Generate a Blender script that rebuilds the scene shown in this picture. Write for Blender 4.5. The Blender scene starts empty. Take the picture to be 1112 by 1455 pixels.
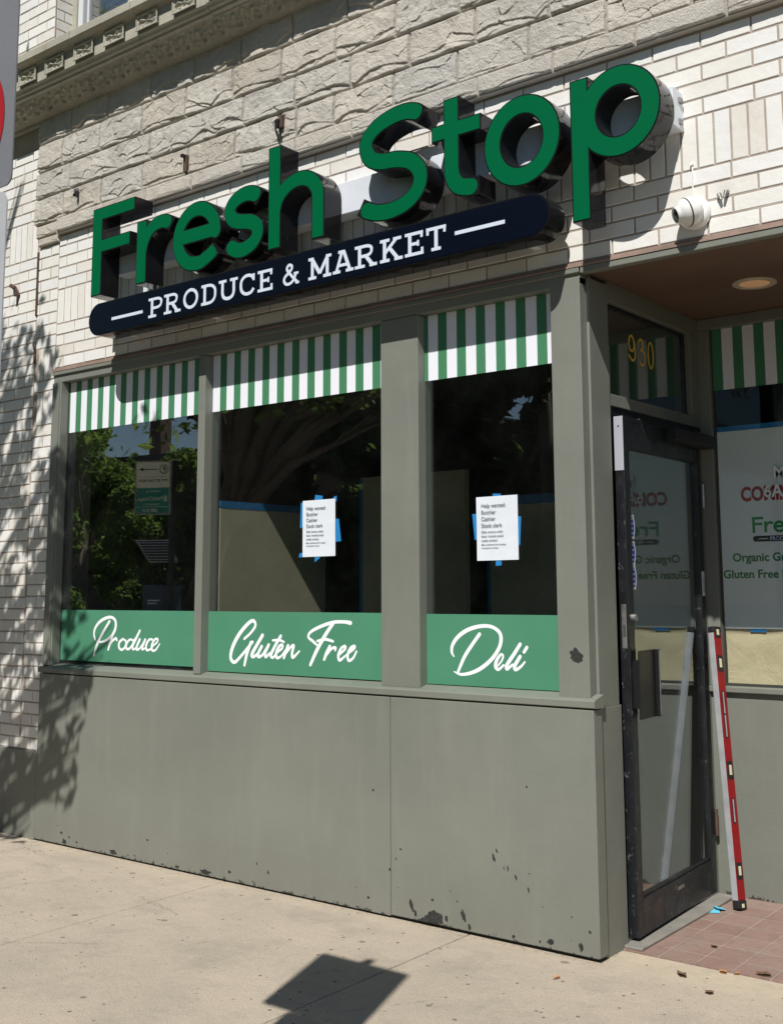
import bpy, bmesh, math, random
import numpy as np
from mathutils import Vector, Matrix, noise
random.seed(11)
R = math.radians
SC = bpy.context.scene
C = SC.collection
SUN = Vector((-0.37, 1.0, -1.245))          # direction the sunlight travels

# ------------------------------------------------------------------ materials
def mat(name, col=(.5, .5, .5), rough=.6, metal=0.0, spec=.5, build=None, coat=0.0):
    m = bpy.data.materials.new(name); m.use_nodes = True
    nt = m.node_tree; b = nt.nodes['Principled BSDF']
    b.inputs['Base Color'].default_value = (*col, 1)
    b.inputs['Roughness'].default_value = rough
    b.inputs['Metallic'].default_value = metal
    b.inputs['Specular IOR Level'].default_value = spec
    b.inputs['Coat Weight'].default_value = coat
    if build: build(NT(nt, b))
    return m

class NT:
    def __init__(s, nt, b): s.nt = nt; s.b = b; s.co = None
    def n(s, t, **kw):
        x = s.nt.nodes.new(t)
        for k, v in kw.items(): setattr(x, k, v)
        return x
    def link(s, a, b): s.nt.links.new(a, b)
    def coord(s, scale=(1, 1, 1), kind='Object'):
        tc = s.n('ShaderNodeTexCoord'); mp = s.n('ShaderNodeMapping')
        mp.inputs['Scale'].default_value = scale
        s.link(tc.outputs[kind], mp.inputs['Vector']); return mp.outputs['Vector']
    def noise(s, scale, detail=4, rough=.55, vec=None, dist=0):
        x = s.n('ShaderNodeTexNoise'); x.inputs['Scale'].default_value = scale
        x.inputs['Detail'].default_value = detail; x.inputs['Roughness'].default_value = rough
        x.inputs['Distortion'].default_value = dist
        s.link(vec if vec is not None else s.coord(), x.inputs['Vector']); return x.outputs['Fac']
    def voro(s, scale, vec=None, out='Distance', rnd=1, feature='F1'):
        x = s.n('ShaderNodeTexVoronoi'); x.feature = feature; x.inputs['Scale'].default_value = scale
        x.inputs['Randomness'].default_value = rnd
        s.link(vec if vec is not None else s.coord(), x.inputs['Vector']); return x.outputs[out]
    def ramp(s, fac, stops):
        x = s.n('ShaderNodeValToRGB'); e = x.color_ramp.elements
        while len(e) < len(stops): e.new(.5)
        for el, (p, c) in zip(e, stops):
            el.position = p; el.color = (*c, 1) if not isinstance(c, (int, float)) else (c, c, c, 1)
        s.link(fac, x.inputs['Fac']); return x.outputs['Color']
    def mix(s, f, a, b, blend='MIX'):
        x = s.n('ShaderNodeMix'); x.data_type = 'RGBA'; x.blend_type = blend
        for sock, v in ((x.inputs[0], f), (x.inputs[6], a), (x.inputs[7], b)):
            if isinstance(v, (int, float)): sock.default_value = v if sock == x.inputs[0] else (v, v, v, 1)
            elif isinstance(v, tuple): sock.default_value = (*v, 1)
            else: s.link(v, sock)
        return x.outputs[2]
    def math(s, op, a, b=None, clamp=False):
        x = s.n('ShaderNodeMath', operation=op, use_clamp=clamp)
        for i, v in enumerate((a, b)):
            if v is None: continue
            if isinstance(v, (int, float)): x.inputs[i].default_value = v
            else: s.link(v, x.inputs[i])
        return x.outputs[0]
    def rnd(s): return s.n('ShaderNodeNewGeometry').outputs['Random Per Island']
    def sep(s, vec):
        x = s.n('ShaderNodeSeparateXYZ'); s.link(vec, x.inputs[0]); return x.outputs
    def color(s, c): s.link(c, s.b.inputs['Base Color'])
    def rough(s, c): s.link(c, s.b.inputs['Roughness'])
    def bump(s, h, dist=.002, strength=1):
        x = s.n('ShaderNodeBump'); x.inputs['Distance'].default_value = dist
        x.inputs['Strength'].default_value = strength
        s.link(h, x.inputs['Height']); s.link(x.outputs['Normal'], s.b.inputs['Normal'])

def wear(c1, c2, sc=6, bump=.0006, bs=60, spots=None):
    def f(t):
        n1 = t.noise(sc, 5); col = t.mix(t.ramp(n1, [(.35, 0), (.7, 1)]), c1, c2)
        if spots:
            m = t.ramp(t.noise(spots[0], 6, .7), [(spots[1], 0), (spots[1] + .02, 1)])
            col = t.mix(m, col, spots[2])
        t.color(col); t.bump(t.noise(bs, 3), bump)
    return f

PAINT = (.204, .214, .184); PAINT2 = (.178, .187, .162)
def paint_build(chips=False, dark=1.0):
    a = tuple(x * dark for x in PAINT); b = tuple(x * dark for x in PAINT2)
    def f(t):
        v = t.coord()
        col = t.mix(t.ramp(t.noise(1.6, 5, .6, v), [(.35, 0), (.68, 1)]), a, b)
        streak = t.noise(3, 4, .6, t.coord((5, 5, .6)))
        col = t.mix(t.ramp(streak, [(.52, 0), (.8, .35)]), col, tuple(x * 1.22 for x in a))
        col = t.mix(t.ramp(t.noise(.9, 2, .4, t.coord((1.3, 1, 2.1))), [(.47, 0), (.50, .22)]), col, tuple(x * .86 for x in a))
        col = t.mix(t.ramp(t.noise(13, 6, .8, v), [(.60, 0), (.78, .4)]), col, tuple(x * .70 for x in a))
        grime = t.noise(1.1, 6, .7, v)
        if chips:
            z = t.sep(v)[2]
            low = t.math('SUBTRACT', .020, z); low = t.math('MULTIPLY', low, 6.5)
            low = t.math('MAXIMUM', low, -.42)
            k = t.math('ADD', t.noise(34, 6, .72, t.coord((1, 1, .55))), low)
            col = t.mix(t.ramp(k, [(.56, 0), (.58, 1)]), col, (.018, .018, .018))
            dirt = t.math('MULTIPLY', t.math('SUBTRACT', .32, z, True), t.noise(5, 6, .7, v), True)
            col = t.mix(t.math('MULTIPLY', dirt, 1.6, True), col, (.13, .125, .105))
            sp = t.ramp(t.noise(26, 5, .75, t.coord((1.4, 1, .6))), [(.745, 0), (.755, 1)])
            col = t.mix(sp, col, (.04, .04, .038))
        else:
            sp = t.ramp(t.noise(30, 5, .75, t.coord((1.2, 1, .7))), [(.735, 0), (.75, 1)])
            col = t.mix(sp, col, (.05, .05, .045))
        t.color(col)
        t.rough(t.ramp(grime, [(.3, .34), (.75, .55)]))
        t.bump(t.math('ADD', t.noise(9, 3, .5, v), t.math('MULTIPLY', t.noise(140, 2, .5, v), .25)), .0022)
    return f

def brick_build(t):
    r = t.rnd(); v = t.coord()
    col = t.ramp(r, [(0, (.72, .685, .63)), (.3, (.785, .765, .72)), (.7, (.80, .79, .765)), (1, (.755, .75, .74))])
    st = t.ramp(t.noise(2.2, 6, .7, v), [(.55, 0), (.82, .4)])
    col = t.mix(st, col, (.46, .36, .25))
    run = t.ramp(t.noise(4, 5, .6, t.coord((3, 3, .35))), [(.6, 0), (.85, .35)])
    col = t.mix(run, col, (.48, .43, .36))
    ch = t.ramp(t.noise(42, 5, .7, v), [(.735, 0), (.75, 1)])
    col = t.mix(ch, col, (.20, .12, .08))
    t.color(col); t.rough(t.ramp(t.noise(7, 4, .6, v), [(.3, .12), (.7, .32)]))
    t.bump(t.math('ADD', t.noise(16, 3, .5, v), t.math('MULTIPLY', t.noise(120, 2, .5, v), .2)), .0028)

def brick_dark_build(t):
    r = t.rnd(); v = t.coord()
    col = t.ramp(r, [(0, (.10, .13, .13)), (1, (.17, .2, .2))])
    t.color(t.mix(t.ramp(t.noise(9, 4), [(.4, 0), (.8, .5)]), col, (.07, .07, .07)))

def stone_build(t):
    v = t.coord(); r = t.rnd()
    col = t.ramp(r, [(0, (.47, .43, .365)), (.35, (.57, .53, .465)), (.7, (.50, .485, .45)), (1, (.60, .545, .47))])
    col = t.mix(t.ramp(t.noise(5, 7, .7, v), [(.40, 0), (.72, .7)]), col, (.42, .395, .36))
    col = t.mix(t.ramp(t.noise(2.4, 5, .7, v), [(.55, 0), (.8, .55)]), col, (.50, .44, .36))
    vein = t.ramp(t.noise(11, 6, .75, t.coord((1, 1, 2.2)), .8), [(.56, 0), (.64, .6)])
    col = t.mix(vein, col, (.55, .52, .46))
    pit = t.ramp(t.noise(60, 4, .8, v), [(.70, 0), (.75, .7)])
    col = t.mix(pit, col, (.17, .15, .12))
    soot = t.ramp(t.noise(1.7, 6, .7, t.coord((1.6, 1, .7))), [(.52, 0), (.72, .55)])
    col = t.mix(soot, col, (.30, .28, .25))
    t.color(col)
    t.bump(t.math('ADD', t.noise(38, 6, .7, v), t.noise(120, 4, .7, v)), .006)

def carved_build(t):
    v = t.coord()
    col = t.mix(t.ramp(t.noise(5, 6, .7, v), [(.4, 0), (.72, 1)]), (.42, .40, .33), (.31, .30, .25))
    run = t.ramp(t.noise(6, 5, .6, t.coord((2.5, 2.5, .5))), [(.6, 0), (.82, .7)])
    col = t.mix(run, col, (.26, .17, .10))
    t.color(col); t.bump(t.noise(70, 5, .7, v), .003)

def walk_build(t):
    v = t.coord()
    col = t.mix(t.ramp(t.noise(.9, 5, .6, v), [(.35, 0), (.7, 1)]), (.51, .435, .345), (.41, .355, .285))
    col = t.mix(t.ramp(t.noise(3.2, 7, .7, v), [(.48, 0), (.70, .75)]), col, (.33, .295, .245))
    col = t.mix(t.ramp(t.noise(120, 4, .85, v), [(.50, 0), (.66, .8)]), col, (.27, .235, .19))
    col = t.mix(t.ramp(t.noise(34, 6, .8, v), [(.52, 0), (.70, .55)]), col, (.33, .29, .24))
    col = t.mix(t.ramp(t.noise(110, 3, .8, v), [(.60, 0), (.70, .7)]), col, (.70, .63, .52))
    y = t.sep(v)[1]
    near = t.math('MULTIPLY', t.math('ADD', y, .16), 3.5, True)
    col = t.mix(t.math('MULTIPLY', near, t.noise(14, 5, .7, v)), col, (.62, .52, .38))
    gum = t.voro(7.5, t.coord((1, 1.25, 1)), 'Distance', 1)
    gr = t.voro(7.5, t.coord((1, 1.25, 1)), 'Color', 1)
    sel = t.sep(gr)[0]
    rad = t.math('MULTIPLY', t.math('SUBTRACT', sel, .35), .26)
    g = t.math('LESS_THAN', t.math('ADD', gum, t.math('MULTIPLY', t.noise(60, 2, .5, v), .05)), rad)
    col = t.mix(t.math('MULTIPLY', g, .62), col, (.12, .10, .085))
    gum2 = t.voro(26, v, 'Distance', 1); s2 = t.sep(t.voro(26, v, 'Color', 1))[1]
    g2 = t.math('LESS_THAN', t.math('ADD', gum2, t.math('MULTIPLY', t.noise(90, 2), .1)), t.math('MULTIPLY', t.math('SUBTRACT', s2, .62), .75))
    col = t.mix(t.math('MULTIPLY', g2, .8), col, (.13, .10, .08))
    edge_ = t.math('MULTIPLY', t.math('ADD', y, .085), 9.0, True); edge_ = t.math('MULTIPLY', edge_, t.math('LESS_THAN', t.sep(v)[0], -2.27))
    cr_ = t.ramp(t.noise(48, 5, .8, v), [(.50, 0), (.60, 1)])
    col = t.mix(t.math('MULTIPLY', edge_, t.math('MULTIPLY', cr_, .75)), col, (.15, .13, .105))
    ck = t.voro(1.1, t.coord((1, 1, 1)), 'Distance', 1, 'DISTANCE_TO_EDGE')
    ck = t.math('ADD', ck, t.math('MULTIPLY', t.math('SUBTRACT', t.noise(5, 6, .7, v), .5), .10))
    crack = t.math('MULTIPLY', t.math('LESS_THAN', t.math('ABSOLUTE', ck), .0016), t.ramp(t.noise(.8, 2, .5, v), [(.50, 0), (.56, .8)]))
    col = t.mix(crack, col, (.16, .14, .115))
    t.color(col)
    t.bump(t.math('ADD', t.noise(130, 4, .7, v), t.math('MULTIPLY', t.noise(8, 4), 2.0)), .0045)

def tile_build(t):
    v = t.coord(); br = t.n('ShaderNodeTexBrick')
    t.link(v, br.inputs['Vector']); br.offset = 0; br.squash = 1
    br.inputs['Scale'].default_value = 1; br.inputs['Mortar Size'].default_value = .0042
    br.inputs['Mortar Smooth'].default_value = .3
    br.inputs['Brick Width'].default_value = .152; br.inputs['Row Height'].default_value = .152
    br.inputs['Color1'].default_value = (.25, .155, .125, 1); br.inputs['Color2'].default_value = (.30, .20, .165, 1)
    br.inputs['Mortar'].default_value = (.40, .32, .27, 1)
    col = t.mix(t.ramp(t.noise(4, 6, .7, v), [(.42, 0), (.70, .6)]), br.outputs['Color'], (.30, .24, .20))
    col = t.mix(t.ramp(t.noise(11, 6, .75, v), [(.50, 0), (.68, .6)]), col, (.19, .13, .11))
    col = t.mix(t.ramp(t.noise(60, 5, .7, v), [(.62, 0), (.72, .5)]), col, (.16, .11, .09))
    t.color(col); t.bump(t.math('SUBTRACT', t.noise(60, 4), t.math('MULTIPLY', br.outputs['Fac'], 1.6)), .004)

def asphalt_build(t):
    v = t.coord()
    t.color(t.mix(t.noise(150, 3, .8, v), (.035, .035, .036), (.075, .074, .072)))
    t.bump(t.noise(200, 3), .004)

def soffit_build(t):
    v = t.coord()
    col = t.mix(t.ramp(t.noise(2.5, 5, .6, v), [(.35, 0), (.7, 1)]), (.13, .078, .052), (.17, .105, .07))
    col = t.mix(t.ramp(t.noise(40, 5, .7, v), [(.68, 0), (.74, .6)]), col, (.06, .04, .03))
    t.color(col); t.bump(t.noise(30, 4), .002)

def kraft_build(c1, c2, bd=.012):
    def f(t):
        v = t.coord()
        t.color(t.mix(t.ramp(t.noise(4, 4), [(.35, 0), (.7, 1)]), c1, c2))
        t.bump(t.noise(7, 5, .6, v, .6), bd)
    return f

def glossblack_build(t):
    v = t.coord()
    t.color(t.mix(t.ramp(t.noise(30, 6, .7, v), [(.66, 0), (.72, .5)]), (.012, .012, .014), (.10, .10, .10)))
    t.bump(t.noise(5, 2, .5, v), .004)

def doorblack_build(t):
    v = t.coord()
    sp = t.ramp(t.noise(55, 6, .8, t.coord((1, 1, .4))), [(.60, 0), (.66, 1)])
    t.color(t.mix(sp, (.010, .011, .013), (.16, .16, .16)))
    t.rough(t.ramp(t.noise(12, 4), [(.3, .25), (.7, .5)])); t.bump(t.noise(60, 4), .001)

def leaf_mat(name, c1, c2):
    m = bpy.data.materials.new(name); m.use_nodes = True; nt = m.node_tree
    b = nt.nodes['Principled BSDF']; t = NT(nt, b)
    col = t.ramp(t.rnd(), [(0, c1), (.6, tuple((x + y) / 2 for x, y in zip(c1, c2))), (1, c2)])
    t.color(col); b.inputs['Roughness'].default_value = .5
    tr = t.n('ShaderNodeBsdfTranslucent'); hs = t.n('ShaderNodeHueSaturation')
    hs.inputs['Value'].default_value = 1.5; hs.inputs['Hue'].default_value = .485
    t.link(col, hs.inputs['Color']); t.link(hs.outputs[0], tr.inputs[0])
    mx = t.n('ShaderNodeMixShader'); mx.inputs[0].default_value = .58
    t.link(b.outputs[0], mx.inputs[1]); t.link(tr.outputs[0], mx.inputs[2])
    t.link(mx.outputs[0], nt.nodes['Material Output'].inputs[0]); return m

def glass_mat(name, f0=.09, tint=(.86, .9, .88), dust=.012, bump=.0):
    m = bpy.data.materials.new(name); m.use_nodes = True; nt = m.node_tree
    nt.nodes.remove(nt.nodes['Principled BSDF']); t = NT(nt, None)
    geo = t.n('ShaderNodeNewGeometry'); vm = t.n('ShaderNodeVectorMath', operation='DOT_PRODUCT')
    t.link(geo.outputs['Incoming'], vm.inputs[0]); t.link(geo.outputs['Normal'], vm.inputs[1])
    c = t.math('ABSOLUTE', vm.outputs['Value'])
    k = t.math('POWER', t.math('SUBTRACT', 1.0, c), 2.6)
    fac = t.math('ADD', t.math('MULTIPLY', k, 1 - f0), f0, True)
    gl = t.n('ShaderNodeBsdfGlossy'); gl.inputs['Roughness'].default_value = 0.0
    gl.inputs['Color'].default_value = (.95, .98, 1, 1)
    if bump:
        bp = t.n('ShaderNodeBump'); bp.inputs['Distance'].default_value = bump
        t.link(t.noise(1.6, 2), bp.inputs['Height']); t.link(bp.outputs[0], gl.inputs['Normal'])
    tp = t.n('ShaderNodeBsdfTransparent'); tp.inputs[0].default_value = (*tint, 1)
    df = t.n('ShaderNodeBsdfDiffuse'); df.inputs[0].default_value = (.5, .5, .48, 1)
    m0 = t.n('ShaderNodeMixShader')
    dm = t.ramp(t.noise(3, 6, .7), [(.4, dust * .3), (.75, dust * 2)])
    t.link(dm, m0.inputs[0]); t.link(tp.outputs[0], m0.inputs[1]); t.link(df.outputs[0], m0.inputs[2])
    m1 = t.n('ShaderNodeMixShader'); t.link(fac, m1.inputs[0]); t.link(m0.outputs[0], m1.inputs[1]); t.link(gl.outputs[0], m1.inputs[2])
    t.link(m1.outputs[0], nt.nodes['Material Output'].inputs[0]); return m

M = {}
M['paint'] = mat('grey green paint', build=paint_build())
M['paint_low'] = mat('chipped grey green paint', build=paint_build(True))
M['chip'] = mat('bare dark patch', rough=.8, build=wear((.012, .013, .014), (.04, .038, .034), 60, .001))
M['seam'] = mat('dark seam', (.05, .05, .045), .8)
M['brick'] = mat('cream glazed brick', rough=.3, build=brick_build, spec=.5)
M['brick_dark'] = mat('blue grey glazed brick', rough=.35, build=brick_dark_build)
M['mortar'] = mat('mortar', rough=.9, build=wear((.44, .38, .33), (.33, .28, .24), 8, .001))
M['stone'] = mat('rock faced limestone', rough=.9, spec=.2, build=stone_build)
M['stone_mortar'] = mat('stone mortar', rough=.9, build=wear((.42, .38, .33), (.34, .31, .27), 6, .002))
M['carved'] = mat('carved terracotta', rough=.75, build=carved_build)
M['walk'] = mat('sidewalk concrete', rough=.88, spec=.2, build=walk_build)
M['threshold'] = mat('grey threshold', rough=.85, build=wear((.26, .245, .215), (.19, .18, .16), 9, .002, 60, (20, .62, (.12, .11, .10))))
M['tile'] = mat('red quarry tile', rough=.7, build=tile_build)
M['asphalt'] = mat('asphalt', rough=.9, build=asphalt_build)
M['soffit'] = mat('brown soffit board', rough=.6, build=soffit_build)
M['green'] = mat('sign green acrylic', (.0, .112, .040), .42, spec=.10)
M['black'] = mat('gloss black return', rough=.10, spec=.32, build=glossblack_build)
M['pill'] = mat('navy black acrylic', (.003, .0055, .012), .25, spec=.18)
M['signwhite'] = mat('sign white', (.62, .70, .80), .4)
M['raceway'] = mat('white painted aluminium', rough=.38, build=wear((.74, .77, .82), (.62, .66, .72), 5, .0004))
M['decal_white'] = mat('white vinyl', (.80, .81, .88), .45, spec=.3)
M['decal_green'] = mat('green vinyl stripe', (.065, .22, .115), .42, spec=.3)
M['band_green'] = mat('green vinyl band', rough=.4, spec=.3, build=wear((.078, .255, .155), (.07, .235, .145), 3, .0002))
M['vinyl_text'] = mat('white vinyl lettering', (.84, .88, .90), .4)
M['paper'] = mat('white paper', rough=.85, build=wear((.70, .74, .80), (.66, .70, .77), 5, .004, 8))
M['ink'] = mat('grey printer ink', (.10, .11, .13), .8)
M['tape'] = mat('blue painters tape', (.01, .20, .50), .7)
M['kraft'] = mat('kraft paper', rough=.85, build=kraft_build((.68, .57, .38), (.60, .50, .33)))
M['board'] = mat('beige board', rough=.85, build=kraft_build((.55, .50, .38), (.49, .44, .33), .002))
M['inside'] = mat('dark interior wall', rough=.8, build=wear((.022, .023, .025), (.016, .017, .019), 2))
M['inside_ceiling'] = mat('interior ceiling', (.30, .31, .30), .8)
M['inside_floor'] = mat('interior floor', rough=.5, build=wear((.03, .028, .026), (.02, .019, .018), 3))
M['door'] = mat('black door metal', rough=.4, build=doorblack_build)
M['door_edge'] = mat('dull black door edge', (.02, .021, .023), .5)
M['darkmetal'] = mat('dark bronze metal', (.03, .03, .032), .35, .6)
M['steel'] = mat('worn steel', rough=.4, metal=.8, build=wear((.45, .45, .45), (.25, .24, .22), 20))
M['white_edge'] = mat('pale aluminium edge', (.42, .43, .48), .45, .1)
M['rubber'] = mat('black rubber', (.012, .012, .012), .6)
M['glass'] = glass_mat('storefront glass', .145, (.90, .93, .91), .004, bump=.0008)
M['glass_entry'] = glass_mat('entry window glass', .022, (.95, .97, .96), .003)
M['glass_side'] = glass_mat('door glass', .085, (.70, .78, .76), .012, bump=.0005)
M['yellow'] = mat('yellow vinyl digits', (.78, .52, .07), .5)
M['camera_white'] = mat('white camera plastic', (.76, .76, .74), .4)
M['lens'] = mat('camera lens', (.012, .008, .012), .05)
M['level_red'] = mat('red level paint', rough=.35, build=wear((.26, .006, .010), (.20, .006, .008), 9))
M['level_silver'] = mat('aluminium level face', rough=.45, metal=.25, build=wear((.50, .52, .54), (.40, .42, .44), 16))
M['vial'] = mat('vial', (.62, .60, .42), .25)
M['rust'] = mat('rusty iron', rough=.9, build=wear((.11, .06, .04), (.05, .04, .035), 30, .002))
M['rust_stain'] = mat('rust lintel', rough=.8, build=wear((.34, .24, .20), (.22, .16, .13), 8, .002))
M['light_ring'] = mat('light trim', (.55, .47, .36), .5)
M['light_lens'] = mat('light lens', (.60, .36, .19), .5)
M['light_lens'].node_tree.nodes['Principled BSDF'].inputs['Emission Color'].default_value = (1, .55, .25, 1)
M['light_lens'].node_tree.nodes['Principled BSDF'].inputs['Emission Strength'].default_value = .14
M['poster'] = mat('poster paper', rough=.8, build=wear((.90, .93, .95), (.86, .90, .93), 3, .003, 6))
M['poster_red'] = mat('poster red ink', (.42, .035, .03), .7)
M['poster_green'] = mat('poster green ink', (.03, .30, .09), .7)
M['poster_dark_green'] = mat('poster dark green ink', (.02, .20, .08), .7)
M['blue_sticker'] = mat('blue sticker', (.03, .05, .50), .4)
M['leaf_dry'] = mat('dry leaf', rough=.8, build=wear((.16, .09, .05), (.07, .045, .03), 40))
M['leaf_orange'] = mat('orange dry leaf', (.42, .22, .09), .8)
M['blue_scrap'] = mat('blue paper scrap', (.12, .52, .68), .8)
M['bark'] = mat('bark', rough=.9, build=wear((.11, .085, .06), (.06, .048, .036), 12, .01, 20))
M['leaf'] = leaf_mat('street tree leaves', (.08, .145, .028), (.18, .28, .055))
M['leaf2'] = leaf_mat('shade tree leaves', (.022, .055, .012), (.06, .12, .025))
M['sign_grey'] = mat('grey sign back', rough=.5, build=wear((.20, .205, .225), (.17, .175, .19), 3))
M['sign_pale'] = mat('pale sign plate', rough=.5, build=wear((.46, .47, .49), (.40, .41, .43), 3))
M['sign_red'] = mat('red sign ring', (.36, .01, .015), .5)
M['sign_beige'] = mat('beige sign face', (.85, .83, .70), .5)
M['sign_green'] = mat('teal sign face', (.02, .26, .21), .5)
M['sign_black'] = mat('black sign print', (.02, .02, .02), .5)
M['pv'] = mat('solar cells', (.05, .06, .10), .2)
M['paybox'] = mat('blue grey machine', rough=.4, build=wear((.03, .06, .10), (.02, .04, .06), 5))
M['redbrick'] = mat('brown brick wall', rough=.9, build=wear((.16, .085, .06), (.11, .07, .055), 5))
M['roofing'] = mat('dark roof', (.05, .05, .05), .9)
M['blue_glass'] = mat('blue window', (.05, .12, .22), .12)
M['grass'] = mat('grass', rough=.95, build=wear((.06, .10, .025), (.045, .07, .02), 4, .02, 30))
M['frame_white'] = mat('white window frame', (.62, .63, .66), .5)
M['blind'] = mat('window blind', (.13, .125, .115), .8)

# ------------------------------------------------------------------ mesh helper
class MB:
    def __init__(s): s.v = []; s.f = []; s.m = []; s.mats = []
    def mi(s, m):
        if m not in s.mats: s.mats.append(m)
        return s.mats.index(m)
    def add(s, verts, faces, m):
        o = len(s.v); k = s.mi(m); s.v += [tuple(p) for p in verts]
        for f in faces: s.f.append(tuple(i + o for i in f)); s.m.append(k)
        return s
    def box(s, x0, x1, y0, y1, z0, z1, m, ch=0.0):
        if ch <= 0:
            v = [(x0, y0, z0), (x1, y0, z0), (x1, y1, z0), (x0, y1, z0), (x0, y0, z1), (x1, y0, z1), (x1, y1, z1), (x0, y1, z1)]
            return s.add(v, [(0, 3, 2, 1), (4, 5, 6, 7), (0, 1, 5, 4), (1, 2, 6, 5), (2, 3, 7, 6), (3, 0, 4, 7)], m)
        bm = bmesh.new(); bmesh.ops.create_cube(bm, size=1)
        for v in bm.verts: v.co = Vector(((x0 + x1) / 2 + v.co.x * (x1 - x0), (y0 + y1) / 2 + v.co.y * (y1 - y0), (z0 + z1) / 2 + v.co.z * (z1 - z0)))
        bmesh.ops.bevel(bm, geom=list(bm.edges), offset=ch, segments=2, affect='EDGES', profile=.5)
        s.bm(bm, m); return s
    def bm(s, bm, m, mtx=None):
        bm.verts.index_update()
        vs = [(mtx @ v.co if mtx else v.co) for v in bm.verts]
        s.add(vs, [tuple(v.index for v in f.verts) for f in bm.faces], m); bm.free(); return s
    def obox(s, mtx, sx, sy, sz, m, ch=0.0):
        bm = bmesh.new(); bmesh.ops.create_cube(bm, size=1)
        for v in bm.verts: v.co = Vector((v.co.x * sx, v.co.y * sy, v.co.z * sz))
        if ch > 0: bmesh.ops.bevel(bm, geom=list(bm.edges), offset=ch, segments=2, affect='EDGES', profile=.5)
        return s.bm(bm, m, mtx)
    def quad(s, a, b, c, d, m): return s.add([a, b, c, d], [(0, 1, 2, 3)], m)
    def tube(s, pts, rads, m, seg=10, cap=True):
        pts = [Vector(p) for p in pts]; n = len(pts)
        if isinstance(rads, (int, float)): rads = [rads] * n
        vs = []; up = None
        for i, p in enumerate(pts):
            d = (pts[min(i + 1, n - 1)] - pts[max(i - 1, 0)]).normalized()
            if up is None: up = d.orthogonal().normalized()
            up = (up - d * up.dot(d)).normalized(); w = d.cross(up)
            for k in range(seg):
                a = 2 * math.pi * k / seg; vs.append(p + (up * math.cos(a) + w * math.sin(a)) * rads[i])
        fs = [(i * seg + k, i * seg + (k + 1) % seg, (i + 1) * seg + (k + 1) % seg, (i + 1) * seg + k) for i in range(n - 1) for k in range(seg)]
        if cap: fs += [tuple(reversed(range(seg))), tuple((n - 1) * seg + k for k in range(seg))]
        return s.add(vs, fs, m)
    def lathe(s, prof, mtx, m, seg=32):   # profile (radius, height) about local Z
        vs = []; n = len(prof)
        for r, h in prof:
            for k in range(seg):
                a = 2 * math.pi * k / seg; vs.append(mtx @ Vector((r * math.cos(a), r * math.sin(a), h)))
        fs = [(i * seg + k, i * seg + (k + 1) % seg, (i + 1) * seg + (k + 1) % seg, (i + 1) * seg + k) for i in range(n - 1) for k in range(seg)]
        return s.add(vs, fs, m)
    def prism(s, poly, y0, y1, m):   # poly in (x, z), thickness along y
        n = len(poly); v = [(x, y0, z) for x, z in poly] + [(x, y1, z) for x, z in poly]
        return s.add(v, [tuple(range(n)), tuple(reversed(range(n, 2 * n)))] + [(i, n + i, n + (i + 1) % n, (i + 1) % n) for i in range(n)], m)
    def build(s, name, parent=None, smooth=False, loc=None):
        me = bpy.data.meshes.new(name); me.from_pydata(s.v, [], s.f)
        for m in s.mats: me.materials.append(m)
        me.polygons.foreach_set('material_index', s.m)
        if smooth: me.polygons.foreach_set('use_smooth', [True] * len(s.f))
        me.validate(); me.update()
        bm = bmesh.new(); bm.from_mesh(me); bmesh.ops.recalc_face_normals(bm, faces=bm.faces); bm.to_mesh(me); bm.free()
        o = bpy.data.objects.new(name, me); C.objects.link(o)
        if loc is not None:
            me.transform(Matrix.Translation(-Vector(loc))); o.location = loc
        if parent is not None:
            o.parent = parent; o.matrix_parent_inverse = Matrix.Translation(-wloc(parent))
        return o

def wloc(o):
    v = Vector(o.location)
    while o.parent is not None:
        # every parent uses an inverse of its own place, so locations stay in world units
        break
    return v
def tag(o, label=None, cat=None, group=None, kind=None):
    if label: o['label'] = label
    if cat: o['category'] = cat
    if group: o['group'] = group
    if kind: o['kind'] = kind
    return o
def empty(name, loc, label, cat, group=None):
    o = bpy.data.objects.new(name, None); C.objects.link(o); o.location = loc
    o.empty_display_size = .1
    return tag(o, label, cat, group)

# ------------------------------------------------------------------ outline shapes from strokes
def smooth(path, n=6):
    """Catmull-Rom through (x, z, w) points"""
    if len(path) < 3: return [tuple(p) for p in path]
    P = [np.array(p, float) for p in path]; out = []
    for i in range(len(P) - 1):
        a = P[i - 1] if i else 2 * P[0] - P[1]
        b, c = P[i], P[i + 1]
        d = P[i + 2] if i + 2 < len(P) else 2 * P[-1] - P[-2]
        for k in range(n):
            t = k / n
            out.append(tuple(.5 * ((2 * b) + (-a + c) * t + (2 * a - 5 * b + 4 * c - d) * t * t + (-a + 3 * b - 3 * c + d) * t ** 3)))
    out.append(tuple(P[-1])); return out

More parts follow.
